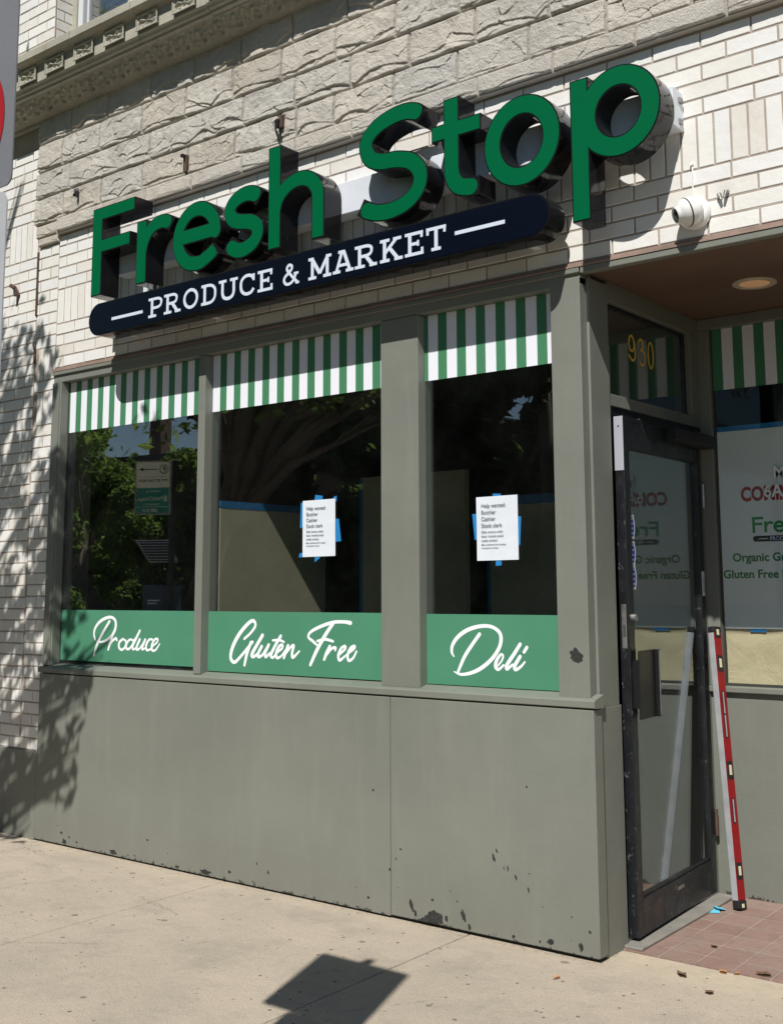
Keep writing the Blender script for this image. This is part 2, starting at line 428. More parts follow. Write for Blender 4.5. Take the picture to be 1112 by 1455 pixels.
def contours(strokes, step, offset=0.0, pad=.02):
    """strokes: list of dict(path=[(x,z,w)], butt=(start,end)). Returns loops of (x,z)."""
    allp = np.array([p for s in strokes for p in s['path']])
    x0, z0 = allp[:, 0].min() - allp[:, 2].max() - pad, allp[:, 1].min() - allp[:, 2].max() - pad
    x1, z1 = allp[:, 0].max() + allp[:, 2].max() + pad, allp[:, 1].max() + allp[:, 2].max() + pad
    nx, nz = int((x1 - x0) / step) + 2, int((z1 - z0) / step) + 2
    X, Z = np.meshgrid(x0 + np.arange(nx) * step, z0 + np.arange(nz) * step, indexing='ij')
    X = X + 1.234e-7; F = np.full(X.shape, 1.0)
    for s in strokes:
        P = [np.array(p, float) for p in s['path']]; bs, be = s.get('butt', (False, False))
        L = [0.0]
        for a, b in zip(P, P[1:]): L.append(L[-1] + float(np.hypot(*(b - a)[:2])))
        tot = L[-1]
        for i, (a, b) in enumerate(zip(P, P[1:])):
            d = (b - a)[:2]; ln = float(np.hypot(*d))
            if ln < 1e-9: continue
            u = d / ln; r = max(a[2], b[2]) / 2
            m = r + .004; box = (X > min(a[0], b[0]) - m - .02) & (X < max(a[0], b[0]) + m + .02) & (Z > min(a[1], b[1]) - m - .02) & (Z < max(a[1], b[1]) + m + .02)
            if not box.any(): continue
            xx, zz = X[box] - a[0], Z[box] - a[1]
            t = xx * u[0] + zz * u[1]; q = -xx * u[1] + zz * u[0]
            flat = (bs and L[i] < r * .98) or (be and tot - L[i + 1] < r * .98)
            if flat:
                e0 = 0 if i == 0 and bs else -min(ln * .6, r * .6) if not (bs and i == 0) else 0
                e1 = ln if (i == len(P) - 2 and be) else ln + min(ln * .6, r * .6)
                if bs and L[i] < r * .98 and i == 0: e0 = 0
                tt = np.clip(t / ln, 0, 1); w = (a[2] * (1 - tt) + b[2] * tt) / 2
                dx = np.maximum(e0 - t, t - e1); dq = np.abs(q) - w
                sd = np.maximum(dx, dq)
            else:
                tc = np.clip(t / ln, 0, 1); w = (a[2] * (1 - tc) + b[2] * tc) / 2
                sd = np.hypot(t - tc * ln, q) - w
            F[box] = np.minimum(F[box], sd)
    F = F + offset
    # marching squares
    seg = {}
    S = F < 0
    idx = S[:-1, :-1] * 1 + S[1:, :-1] * 2 + S[1:, 1:] * 4 + S[:-1, 1:] * 8
    ii, jj = np.nonzero((idx > 0) & (idx < 15))
    def pt(i, j, e):
        if e == 0: a, b = (i, j), (i + 1, j)
        elif e == 1: a, b = (i + 1, j), (i + 1, j + 1)
        elif e == 2: a, b = (i, j + 1), (i + 1, j + 1)
        else: a, b = (i, j), (i, j + 1)
        return (a, b)
    T = {1: [(3, 0)], 2: [(0, 1)], 3: [(3, 1)], 4: [(1, 2)], 5: [(3, 2), (1, 0)], 6: [(0, 2)], 7: [(3, 2)], 8: [(2, 3)], 9: [(2, 0)], 10: [(0, 3), (2, 1)], 11: [(2, 1)], 12: [(1, 3)], 13: [(1, 0)], 14: [(0, 3)]}
    for i, j in zip(ii.tolist(), jj.tolist()):
        for e0, e1 in T[int(idx[i, j])]: seg[pt(i, j, e0)] = pt(i, j, e1)
    def xy(k):
        (a, b) = k; fa, fb = F[a], F[b]; t = fa / (fa - fb) if fa != fb else .5
        return (x0 + (a[0] + (b[0] - a[0]) * t) * step, z0 + (a[1] + (b[1] - a[1]) * t) * step)
    loops = []
    while seg:
        st = next(iter(seg)); k = st; lp = []
        while k in seg:
            lp.append(xy(k)); k = seg.pop(k)
        if len(lp) > 6: loops.append(rdp_loop(lp, step * .12))
    return loops

def rdp_loop(lp, eps):
    def rdp(a):
        stack = [(0, len(a) - 1)]; keep = {0, len(a) - 1}
        while stack:
            i, j = stack.pop()
            if j - i < 2: continue
            p, q = np.array(a[i]), np.array(a[j]); d = q - p; n = np.hypot(*d)
            A = np.array(a[i + 1:j]) - p
            dist = np.abs(A[:, 0] * d[1] - A[:, 1] * d[0]) / n if n > 1e-12 else np.hypot(A[:, 0], A[:, 1])
            k = int(dist.argmax())
            if dist[k] > eps: k += i + 1; keep.add(k); stack += [(i, k), (k, j)]
        return [a[i] for i in sorted(keep)]
    h = len(lp) // 2
    return rdp(lp[:h + 1])[:-1] + rdp(lp[h:] + [lp[0]])[:-1]

def curve_mesh(loops, ext):
    """2-D loops -> (verts, faces), x/z plane, front at y=-ext, back at y=+ext"""
    cu = bpy.data.curves.new('tmp', 'CURVE'); cu.dimensions = '2D'; cu.fill_mode = 'BOTH'; cu.extrude = ext
    for lp in loops:
        sp = cu.splines.new('POLY'); sp.points.add(len(lp) - 1); sp.use_cyclic_u = True
        for p, (x, z) in zip(sp.points, lp): p.co = (x, z, 0, 1)
    o = bpy.data.objects.new('tmp', cu); me = bpy.data.meshes.new_from_object(o)
    v = [(p.co.x, -p.co.z, p.co.y) for p in me.vertices]; f = [tuple(p.vertices) for p in me.polygons]
    bpy.data.objects.remove(o); bpy.data.curves.remove(cu); bpy.data.meshes.remove(me)
    return v, f

def text_mesh(s, size, bold=0.0, align='LEFT', xs=1.0, space=1.0):
    cu = bpy.data.curves.new('tmp', 'FONT'); cu.body = s; cu.size = size; cu.offset = bold; cu.align_x = align
    cu.resolution_u = 4; cu.space_character = space
    o = bpy.data.objects.new('tmp', cu); me = bpy.data.meshes.new_from_object(o)
    v = [(p.co.x * xs, 0.0, p.co.y) for p in me.vertices]; f = [tuple(p.vertices) for p in me.polygons]
    bpy.data.objects.remove(o); bpy.data.curves.remove(cu); bpy.data.meshes.remove(me)
    return v, f
def put(v, loc, mtx=None):
    l = Vector(loc); return [tuple((mtx @ Vector(p) if mtx else Vector(p)) + l) for p in v]
PRODUCE= [[[-5.6209,1.1739,0.011],[-5.634,1.205,0.0147],[-5.6244,1.2401,0.0166],[-5.5863,1.2755,0.0183],[-5.5309,1.2984,0.0182],[-5.4751,1.3045,0.0162],[-5.4375,1.2842,0.0179],[-5.4355,1.243,0.0197],[-5.4646,1.2013,0.018],[-5.5134,1.1728,0.0163],[-5.5634,1.1613,0.0109],[-5.6033,1.1638,0.0073]],[[-5.4929,1.2801,0.0181],[-5.5333,1.2346,0.0182],[-5.576,1.1853,0.0182],[-5.6075,1.136,0.0183],[-5.6299,1.0833,0.0128]],[[-5.4641,1.191,0.0144],[-5.4792,1.1598,0.018],[-5.4962,1.1195,0.0144]],[[-5.4925,1.1354,0.0108],[-5.4629,1.167,0.0126],[-5.4306,1.1848,0.0161],[-5.4191,1.1748,0.0143]],[[-5.3646,1.1828,0.0141],[-5.3965,1.1617,0.016],[-5.3974,1.1344,0.016],[-5.3727,1.1215,0.0141],[-5.3431,1.1392,0.0141],[-5.3369,1.1698,0.0123],[-5.3646,1.1828,0.0106]],[[-5.3421,1.1663,0.007],[-5.3182,1.1635,0.007]],[[-5.267,1.1748,0.0122],[-5.2995,1.1808,0.0123],[-5.3257,1.1633,0.0158],[-5.3353,1.136,0.0158],[-5.3133,1.1264,0.014],[-5.2819,1.1475,0.014],[-5.2568,1.1851,0.0139]],[[-5.2162,1.2316,0.0156],[-5.2463,1.1887,0.0174],[-5.2744,1.1477,0.0174],[-5.2703,1.1256,0.0122],[-5.242,1.1384,0.0104]],[[-5.2141,1.1827,0.0173],[-5.234,1.152,0.0173],[-5.2416,1.1283,0.0156],[-5.2172,1.131,0.0121],[-5.1816,1.1633,0.0138],[-5.1667,1.1837,0.0154],[-5.1863,1.1498,0.0172],[-5.1907,1.129,0.0138],[-5.1678,1.135,0.0103]],[[-5.104,1.185,0.0119],[-5.13,1.1845,0.0137],[-5.1551,1.1573,0.0171],[-5.1539,1.1287,0.0154],[-5.1278,1.128,0.0119],[-5.0994,1.1454,0.0085]],[[-5.0955,1.1521,0.0102],[-5.0622,1.1727,0.0118],[-5.0597,1.1893,0.0118],[-5.0833,1.1855,0.0136],[-5.108,1.1551,0.0153],[-5.1049,1.1273,0.0153],[-5.0759,1.1281,0.0118],[-5.0412,1.162,0.0084]]]
GLUTEN= [[[-4.3678,1.2048,0.014],[-4.3213,1.2357,0.0139],[-4.287,1.2727,0.0158],[-4.3014,1.2984,0.0178],[-4.3399,1.2841,0.0199],[-4.4039,1.2301,0.0221],[-4.4527,1.1637,0.0222],[-4.4682,1.106,0.0202],[-4.4388,1.0825,0.0181],[-4.3896,1.1165,0.016],[-4.3374,1.1625,0.0158],[-4.3064,1.1899,0.0158]],[[-4.318,1.1872,0.0178],[-4.3451,1.134,0.0198],[-4.3638,1.0704,0.0159]],[[-4.234,1.2252,0.0195],[-4.2736,1.1762,0.0196],[-4.3098,1.127,0.0197],[-4.298,1.1145,0.0157],[-4.267,1.1322,0.0137]],[[-4.2388,1.169,0.0175],[-4.2613,1.1364,0.0176],[-4.2632,1.1171,0.0176],[-4.2357,1.1243,0.0136],[-4.1986,1.1661,0.0136]],[[-4.1886,1.1783,0.0174],[-4.213,1.1378,0.0175],[-4.2081,1.1172,0.0155],[-4.1788,1.1372,0.0116]],[[-4.1035,1.2238,0.0172],[-4.1421,1.1754,0.0173],[-4.1719,1.127,0.0173],[-4.1558,1.1156,0.0134],[-4.1303,1.1401,0.0115]],[[-4.1594,1.2012,0.0116],[-4.1144,1.2038,0.0134],[-4.0807,1.1951,0.0114]],[[-4.1303,1.1401,0.0115],[-4.0937,1.1632,0.0133],[-4.0917,1.1806,0.0133],[-4.1139,1.1722,0.0153],[-4.1337,1.14,0.0172],[-4.1288,1.1149,0.0153],[-4.0998,1.1237,0.0114],[-4.069,1.1536,0.0114]],[[-4.0516,1.1777,0.017],[-4.0689,1.1419,0.017],[-4.0797,1.1164,0.0152]],[[-4.071,1.134,0.0114],[-4.0306,1.1727,0.0132],[-4.012,1.1779,0.015],[-4.0225,1.1432,0.0169],[-4.0168,1.1199,0.015],[-3.9723,1.1524,0.0093]],[[-3.635,1.2957,0.0195],[-3.6758,1.3004,0.016],[-3.748,1.2972,0.0162],[-3.8318,1.2754,0.0165],[-3.8955,1.2488,0.0148],[-3.9125,1.2237,0.0129],[-3.8845,1.205,0.0147],[-3.8577,1.1879,0.0128]],[[-3.748,1.2919,0.018],[-3.7999,1.2337,0.02],[-3.8522,1.1634,0.0201],[-3.8973,1.0882,0.0165]],[[-3.8525,1.2049,0.011],[-3.7998,1.2145,0.0145],[-3.7476,1.2057,0.0126]],[[-3.7682,1.1824,0.0144],[-3.7889,1.1498,0.0181],[-3.8055,1.1166,0.0145]],[[-3.7941,1.1344,0.0108],[-3.7578,1.1697,0.0126],[-3.7319,1.1757,0.0143],[-3.7329,1.1628,0.0107]],[[-3.704,1.1447,0.0107],[-3.6703,1.1698,0.0124],[-3.6693,1.1849,0.0124],[-3.6938,1.1737,0.0142],[-3.7122,1.1407,0.016],[-3.7039,1.116,0.0142],[-3.6702,1.1367,0.0106]],[[-3.6702,1.1367,0.0088],[-3.6126,1.1736,0.0123],[-3.6106,1.1871,0.0123],[-3.6348,1.1752,0.0141],[-3.6529,1.1424,0.0159],[-3.6448,1.1164,0.0141],[-3.6165,1.1308,0.0123],[-3.5965,1.1613,0.0105]]]
DELI= [[[-3.0192,1.1548,0.006],[-3.031,1.1746,0.0132],[-3.0259,1.2067,0.0168],[-2.9933,1.2447,0.018],[-2.9399,1.2749,0.0178],[-2.8744,1.2912,0.0164],[-2.8165,1.2905,0.0151],[-2.7756,1.2698,0.0161],[-2.7642,1.2389,0.0172],[-2.7764,1.1973,0.0172],[-2.8153,1.1496,0.0173],[-2.8724,1.1087,0.0175],[-2.9298,1.0856,0.0153],[-2.9824,1.0778,0.0119],[-3.0201,1.089,0.0048]],[[-2.8782,1.2565,0.0164],[-2.9147,1.2147,0.0165],[-2.9615,1.1555,0.0166],[-2.9975,1.0883,0.0131]],[[-2.7867,1.1195,0.0069],[-2.7623,1.1451,0.0091],[-2.7556,1.1669,0.0103],[-2.7681,1.1706,0.0115],[-2.7888,1.1452,0.0161],[-2.7956,1.1192,0.0161],[-2.7807,1.1064,0.0126],[-2.7533,1.1258,0.0103]],[[-2.6664,1.2175,0.0158],[-2.6994,1.1737,0.017],[-2.7358,1.1275,0.017],[-2.7349,1.1101,0.0136],[-2.7066,1.13,0.0102]],[[-2.6676,1.1655,0.0157],[-2.6955,1.1253,0.0169],[-2.6909,1.1092,0.0146],[-2.6636,1.1239,0.0112],[-2.6436,1.1439,0.0078]],[[-2.6324,1.2051,0.0145],[-2.6469,1.1854,0.0146]]]

# ================================================================== SETTING
g = MB(); g.box(-90, 60, -80, 60, -.60, -.17, M['asphalt']); tag(g.build('street'), kind='structure')
w = MB(); xs = [-40] + [round(-2.914 - 1.505 * k, 3) for k in range(18, -3, -1)] + [8.0]
xs = sorted(set(xs)); xs = [x for x in xs if x <= 8.0]
for a, b in zip(xs, xs[1:]):
    for y0, y1 in ((-3.1, -1.86), (-1.85, .19 if a > -2.92 else .02)):
        if b - a > .02: w.box(a + .0035, b - .0035, y0, y1 - .006, -.14, 0, M['walk'], .004)
w.box(-40, 8, -3.1, .19, -.16, -.02, M['seam'])
tag(w.build('sidewalk'), kind='structure')
k = MB(); k.box(-40, 8, -3.28, -3.105, -.165, 0, M['walk'], .01); tag(k.build('kerb'), kind='structure')
e = MB(); e.box(-2.34, -.18, .187, 1.20, -.10, .004, M['tile']); tag(e.build('entry_floor'), kind='structure')
f = MB(); f.box(-70, 30, -60, -8.8, -.16, -.02, M['grass']); tag(f.build('lawn'), kind='structure')

# ================================================================== BUILDING
B = empty('shop_building', (-4.2, 0, 0), 'old corner shop with glazed cream brick, limestone band and grey green wooden front', 'building')

def brick(mb, x0, x1, z0, z1, y, m, j=.0045):
    x0 += j; x1 -= j; z0 += j; z1 -= j
    if x1 - x0 < .012 or z1 - z0 < .012: return
    c = .0022; t = [random.uniform(-.0009, .0009) for _ in range(4)]
    v = [(x0, y + .012, z0), (x1, y + .012, z0), (x1, y + .012, z1), (x0, y + .012, z1),
         (x0, y + c, z0), (x1, y + c, z0), (x1, y + c, z1), (x0, y + c, z1),
         (x0 + c, y + t[0], z0 + c), (x1 - c, y + t[1], z0 + c), (x1 - c, y + t[2], z1 - c), (x0 + c, y + t[3], z1 - c)]
    mb.add(v, [(0, 1, 5, 4), (1, 2, 6, 5), (2, 3, 7, 6), (3, 0, 4, 7), (4, 5, 9, 8), (5, 6, 10, 9), (6, 7, 11, 10), (7, 4, 8, 11), (8, 9, 10, 11)], m)
P = .07055
def courses(mb, x0, x1, z0, z1, y=0.0, L=.2125, ph=-1.82, m=None, even=None):
    n = max(1, round((z1 - z0) / P)); h = (z1 - z0) / n
    for r in range(n):
        off = ph + (L / 2 if (r + (even or 0)) % 2 else 0)
        k = math.floor((x0 - off) / L); x = off + k * L
        while x < x1:
            a, b = max(x, x0), min(x + L, x1)
            brick(mb, a, b, z0 + r * h, z0 + (r + 1) * h, y + random.uniform(-.0012, .0012), m or M['brick']); x += L
def soldiers(mb, x0, x1, z0, z1, y=0.0, m=None):
    n = round((x1 - x0) / .0708); h = (x1 - x0) / n
    for i in range(n): brick(mb, x0 + i * h, x0 + (i + 1) * h, z0, z1, y + random.uniform(-.0012, .0012), m or M['brick'])

XR = 1.5
bw = MB()
courses(bw, -6.045, XR, 2.838, 3.120, even=1)
soldiers(bw, -6.045, XR, 3.120, 3.342)
courses(bw, -6.045, XR, 3.342, 3.695, even=1)
# narrow strip beside the stone band
courses(bw, -6.262, -6.045, 2.985, 3.655, L=.205, ph=-6.13)
soldiers(bw, -6.225, -6.045, 2.775, 2.985)
courses(bw, -6.262, -6.045, 2.705, 2.775, L=.3, ph=-6.30)
soldiers(bw, -6.225, -6.045, 2.49, 2.705)
courses(bw, -6.262, -6.045, .507, 2.49, L=.205, ph=-6.15)
# pier to the left
courses(bw, -8.6, -6.262, .507, 3.60, L=.207)
soldiers(bw, -6.60, -6.28, 3.60, 3.855)
courses(bw, -8.6, -6.60, 3.60, 3.855, L=.207)
courses(bw, -8.6, -6.28, 3.855, 4.345, L=.207)
soldiers(bw, -8.6, -6.28, 4.345, 4.49, y=.012, m=M['brick_dark'])
# upper storey
courses(bw, -8.6, -6.19, 4.87, 6.1)
courses(bw, -5.43, XR, 4.87, 6.1)
for r in range(17):                      # brick reveal of the upper window
    z = 4.87 + r * P
    if z > 6.0: break
    v0 = .075 if r % 2 else .15
    for (ya, yb) in ((.012, v0), (v0, .15)):
        if yb - ya > .02:
            bw.box(-6.196, -6.188, ya + .004, yb - .004, z + .0045, z + P - .0045, M['brick'], .0015)
bw.build('brick_face', B)

wl = MB()
mo = M['mortar']
wl.box(-8.6, XR, .0035, .30, 2.812, 4.87, mo)
wl.box(-8.6, -6.05, .0035, .30, 0, 2.812, mo)
wl.box(-8.6, -6.19, .0035, .30, 4.87, 6.1, mo)
wl.box(-5.43, XR, .0035, .30, 4.87, 6.1, mo)
wl.box(-.18, XR, .006, .30, 0, 2.812, mo)
wl.build('wall_backing', B)

pb = MB(); pb.box(-8.6, -6.10, -.012, .005, 0, .507, M['paint'], .003)
pb.box(-6.10, -6.052, -.02, .005, 0, .50, M['paint'], .003)
pb.build('painted_plinth', B)

# rock faced limestone band
def stone(mb, x0, x1, z0, z1, seed, amp=1.0, base=.012):
    x0 += .0035; x1 -= .0035; z0 += .0035; z1 -= .0035
    w_, h_ = x1 - x0, z1 - z0; nx = max(8, int(w_ / .006)); nz = max(8, int(h_ / .0045))
    rr = random.Random(seed); kper = rr.uniform(2.2, 4.2) ; ph = rr.uniform(0, 9); lean = rr.uniform(.6, 1.1)
    lift = rr.uniform(.12, .30); vs = []; style = rr.random()
    for i in range(nx + 1):
        x = x0 + w_ * i / nx; u = i / nx
        q = noise.noise(Vector((x * 5, seed * 3.1, 0)))
        arc = abs(math.sin(math.pi * (x * kper + ph + .35 * q)))
        zc = lift * .45 + (.36 if style < .6 else .12) * arc * (.6 + .5 * noise.noise(Vector((x * 2.1, seed, 5)))) + .10 * q
        zc = min(max(zc, .07), .78)
        for j in range(nz + 1):
            v = j / nz; z = z0 + h_ * v
            eu = min(u, 1 - u) * w_; ev = min(v, 1 - v) * h_
            edge = min(1, eu / .007) ** .6 * min(1, ev / .006) ** .6
            g_ = .5 + .5 * noise.noise(Vector((x * 6, seed * 2.3, 9)))
            step = .013 * lean * max(.0, min(1, -.25 + 1.9 * g_))
            if v > zc: body = .019 + .007 * lean * (1 - (v - zc) / (1 - zc))
            else:
                d_ = (zc - v) * h_
                body = .026 - step * min(1, d_ / .0045) + min(step * .8, .16 * max(0, d_ - .0045))
            p3 = Vector((x * 9, z * 9, seed * 1.7))
            rough_ = .0045 * noise.noise(p3 * .8) + .0028 * noise.noise(p3 * 3.1) + .0016 * noise.noise(p3 * 9)
            q3 = Vector((x * 9 + .5 * noise.noise(p3), z * 15 + .5 * noise.noise(p3 + Vector((7, 0, 0))), seed * 1.0)); vp = noise.voronoi(q3)[1][0]
            sl = noise.noise_vector(vp * 3.7); cell = .006 + (q3.x - vp.x) * sl.x * .012 + (q3.z - vp.z if False else q3.y - vp.y) * sl.y * .012 + sl.z * .004
            y = -(base + edge * amp * (body + rough_ - cell + .004))
            jx = .003 * noise.noise(Vector((x * 30, z * 30, 1))) if 0 < i < nx else .0025 * noise.noise(Vector((z * 40, seed, 2)))
            vs.append((x + jx, y, z))
    def I(i, j): return i * (nz + 1) + j
    fs = [(I(i, j), I(i + 1, j), I(i + 1, j + 1), I(i, j + 1)) for i in range(nx) for j in range(nz)]
    o = len(vs)
    ring = [I(i, 0) for i in range(nx + 1)] + [I(nx, j) for j in range(1, nz + 1)] + [I(i, nz) for i in range(nx - 1, -1, -1)] + [I(0, j) for j in range(nz - 1, 0, -1)]
    for r_ in ring: vs.append((vs[r_][0], .004, vs[r_][2]))
    n = len(ring)
    fs += [(ring[a], o + a, o + (a + 1) % n, ring[(a + 1) % n]) for a in range(n)]
    mb.add(vs, fs, M['stone'])

def run(joints, lo, hi, first, z0, z1, seed, **kw):
    js = [first] + [j for j in joints if j > first + .1]
    while js[-1] < XR - .3: js.append(js[-1] + [.39, .39, .385, .40][len(js) % 4])
    js[-1] = XR
    for n_, (a, b) in enumerate(zip(js, js[1:])): stone(sb, a, b, z0, z1, seed + n_, **kw)
sb = MB()
run([-5.92, -5.55, -5.14, -4.76, -4.37, -3.98, -3.59, -3.2, -2.8], 0, 0, -6.28, 4.345, 4.53, 100)
run([-6.01, -5.63, -5.22, -4.83, -4.44, -4.06, -3.67, -3.28, -2.89], 0, 0, -6.28, 4.155, 4.345, 200)
run([-5.92, -5.14, -4.35, -3.96, -3.57, -3.19, -2.80, -2.40], 0, 0, -6.29, 3.975, 4.155, 300)
run([-5.98, -5.59, -5.20, -4.80, -4.41, -4.06, -3.945, -3.68, -3.29, -2.905, -2.51, -2.12], 0, 0, -6.29, 3.80, 3.975, 400)
run([-6.02, -5.55, -5.15, -4.75, -4.34, -3.94, -3.55, -3.17, -2.78, -2.38, -1.98], 0, 0, -6.02, 3.705, 3.80, 500, amp=.45, base=.040)
stone(sb, -6.28, -6.03, 3.715, 3.80, 7, amp=.5, base=.012)
stone(sb, -6.25, -6.03, 3.655, 3.712, 8, amp=.4, base=.014)
sb.box(-6.27, XR, -.012, .005, 3.80, 4.53, M['stone_mortar'])
sb.box(-6.03, XR, -.036, .005, 3.702, 3.80, M['stone_mortar'])
sb.build('limestone_band', B, smooth=False)
for o_ in (bpy.data.objects['limestone_band'],):
    for p_ in o_.data.polygons: p_.use_smooth = False

# cornice
cn = MB()
prof = [(.0, 4.49), (-.028, 4.49), (-.032, 4.508), (-.05, 4.513), (-.10, 4.545), (-.17, 4.582), (-.196, 4.588), (-.196, 4.602), (-.215, 4.606), (-.222, 4.622), (-.236, 4.63), (-.238, 4.738), (-.25, 4.742),
        (-.262, 4.752), (-.285, 4.757), (-.30, 4.766), (-.30, 4.812), (-.29, 4.822), (0, 4.87)]
sec = [-8.6, -7.35, -6.75, -6.16] + [round(-6.16 + .575 * i, 3) for i in range(1, 14)]
for a, b in zip(sec, sec[1:]):
    a += .002; b -= .002; n = len(prof); dy = random.uniform(-.003, .003); dz = random.uniform(-.003, .003)
    v = [(a, y + dy * (y < 0), z + dz * (y < 0)) for y, z in prof] + [(b, y + dy * (y < 0), z + dz * (y < 0)) for y, z in prof]
    cn.add(v, [(i, i + 1, n + i + 1, n + i) for i in range(n - 1)] + [tuple(range(n)), tuple(reversed(range(n, 2 * n)))], M['carved'])
cn.box(-8.6, XR, -.03, .004, 4.50, 4.86, M['mortar'])
cornice = cn.build('cornice', B)

def relief_panel(cx, cz, w_, h_, y, seed):
    mb = MB(); n = 26; vs = []
    for i in range(n + 1):
        for j in range(n + 1):
            u, v = i / n * 2 - 1, j / n * 2 - 1
            r_ = math.hypot(u, v); a = math.atan2(v, u)
            if max(abs(u), abs(v)) > .90: d = -.001
            else:
                d = -.013 + .014 * max(0, math.cos(4 * a + 2.2 * math.sin(3.2 * r_))) * (1 - abs(r_ - .62)) + .010 * max(0, 1 - r_ / .22)
                d += .004 * noise.noise(Vector((u * 4, v * 4, seed)))
                if .5 < abs(u) < .85 and .45 < abs(v) < .85: d += .007
                d = min(d, .002)
            vs.append((cx + u * w_ / 2, y - d, cz + v * h_ / 2))
    mb.add(vs, [(i * (n + 1) + j, (i + 1) * (n + 1) + j, (i + 1) * (n + 1) + j + 1, i * (n + 1) + j + 1) for i in range(n) for j in range(n)], M['carved'])
    # raised fillet
    f_ = .007
    for (a, b, c_, d_) in ((-1, 1, 1, 1), (-1, 1, -1, -1)):
        z = cz + c_ * h_ / 2; mb.box(cx - w_ / 2 - f_, cx + w_ / 2 + f_, y - .004, y + .003, z - f_ / 2, z + f_ / 2, M['carved'])
    for s_ in (-1, 1):
        x = cx + s_ * w_ / 2; mb.box(x - f_ / 2, x + f_ / 2, y - .0035, y + .003, cz - h_ / 2, cz + h_ / 2, M['carved'])
    return mb.build('carved_panel', cornice)
# the fascia is sunk at each panel: panels are separate blocks let into it, a hair proud of it
for i_, px in enumerate([-7.83, -7.54, -7.25, -6.96, -6.67, -6.375, -6.085, -5.80, -5.505, -5.215, -4.915, -4.60, -4.31, -4.02, -3.73]):
    p_ = relief_panel(px, 4.688, .178, .084, -.2535, i_)
    for v_ in p_.data.vertices: v_.co.y = v_.co.y + 0
# scroll work on the cove
def cove(a, b):
    mb = MB(); nx = int((b - a) / .0065); nj = 20; vs = []
    for i in range(nx + 1):
        x = a + (b - a) * i / nx
        for j in range(nj + 1):
            t = j / nj; y = -.052 - .118 * t; z = 4.5135 + .0685 * t
            sx = (x % .145) / .145
            r1 = math.hypot((sx - .3) * 1.25, t - .5); r2 = math.hypot((sx - .78) * 1.5, t - .62)
            d = .011 * max(0, math.cos(22 * r1)) * (r1 < .42) + .009 * max(0, math.cos(20 * r2)) * (r2 < .3) + .005 * noise.noise(Vector((x * 60, t * 6, 3)))
            d *= min(1, t * 8, (1 - t) * 8)
            vs.append((x, y - .9 * d - .0015, z - 1.5 * d - .0015))
    mb.add(vs, [(i * (nj + 1) + j, (i + 1) * (nj + 1) + j, (i + 1) * (nj + 1) + j + 1, i * (nj + 1) + j + 1) for i in range(nx) for j in range(nj)], M['carved'])
    return mb.build('scroll_frieze', cornice, smooth=True)
cove(-7.3, -3.3)

# upper window
uw = MB()
for a, b in ((-6.19, -6.14), (-5.48, -5.43)): uw.box(a, b, .13, .20, 4.88, 6.1, M['carved'])
uw.box(-6.14, -6.09, .14, .19, 4.93, 6.1, M['frame_white'], .004); uw.box(-5.53, -5.48, .14, .19, 4.93, 6.1, M['frame_white'], .004)
uw.box(-6.07, -6.05, .16, .19, 4.93, 6.1, M['frame_white'], .003)
uw.box(-6.19, -5.43, .10, .20, 4.872, 4.93, M['carved'], .004)
uwo = uw.build('upper_window', B)
q = MB(); q.box(-6.05, -5.53, .175, .181, 4.93, 6.1, M['glass']); q.build('window_pane', uwo)
q = MB()
for i in range(24): q.box(-6.05, -5.53, .20, .206, 4.93 + i * .05, 4.975 + i * .05, M['blind'])
q.build('blind', uwo)

# painted wooden front -------------------------------------------------
bk = MB(); pl = M['paint_low']
bk.box(-6.05, -3.3315, -.020, .10, .010, .968, pl, .003)
bk.box(-3.3285, -2.275, -.020, .050, .016, .968, pl, .003)
bk.box(-6.04, -2.30, .0, .20, 0, .9, M['chip'])
bulk = bk.build('bulkhead', B)
sl = MB(); pt = M['paint']
n_ = [(-.020, .974), (-.027, .978), (-.027, 1.002), (-.020, 1.007), (.050, 1.026), (.050, .972)]
v = [(-6.062, y, z) for y, z in n_] + [(-2.266, y, z) for y, z in n_]; k_ = len(n_)
sl.add(v, [(i, (i + 1) % k_, k_ + (i + 1) % k_, k_ + i) for i in range(k_)] + [tuple(range(k_)), tuple(reversed(range(k_, 2 * k_)))], pt)
sl.build('window_sill', B)
fr = MB()
fr.box(-6.045, -5.962, -.004, .10, 1.016, 2.742, pt, .003)
fr.box(-3.398, -3.172, .0, .10, 1.012, 2.742, pt, .003)
fr.box(-2.446, -2.300, .0, .222, 1.010, 2.775, pt, .003)
fr.box(-6.045, -2.300, .001, .10, 2.744, 2.812, pt, .003)
fr.box(-6.05, -2.296, -.012, .02, 2.790, 2.812, pt, .003)
fr.box(-6.045, -5.975, -.010, .0, 1.016, 2.742, pt, .002)
fr.box(-2.2995, -2.286, .052, .222, .9695, 2.78, pt, .002)
fr.box(-6.04, -2.31, .0505, .10, .972, 1.018, pt)     # casing on the return
fr.box(-2.30, -2.284, .052, .235, 0.0, .969, pt, .002)
fr.build('timber_frame', B)
ml = MB(); ml.box(-4.700, -4.645, .0, .10, 1.016, 2.742, pt, .003); ml.build('mullion', B)
# lintel angle over the front and the entry
li = MB(); li.box(-6.05, XR, -.014, .28, 2.8135, 2.8225, M['rust_stain']); li.box(-6.05, XR, -.006, .012, 2.823, 2.836, M['rust_stain'])
li.box(-2.29, -.18, -.010, .03, 2.785, 2.813, pt, .003)
li.build('lintel', B)

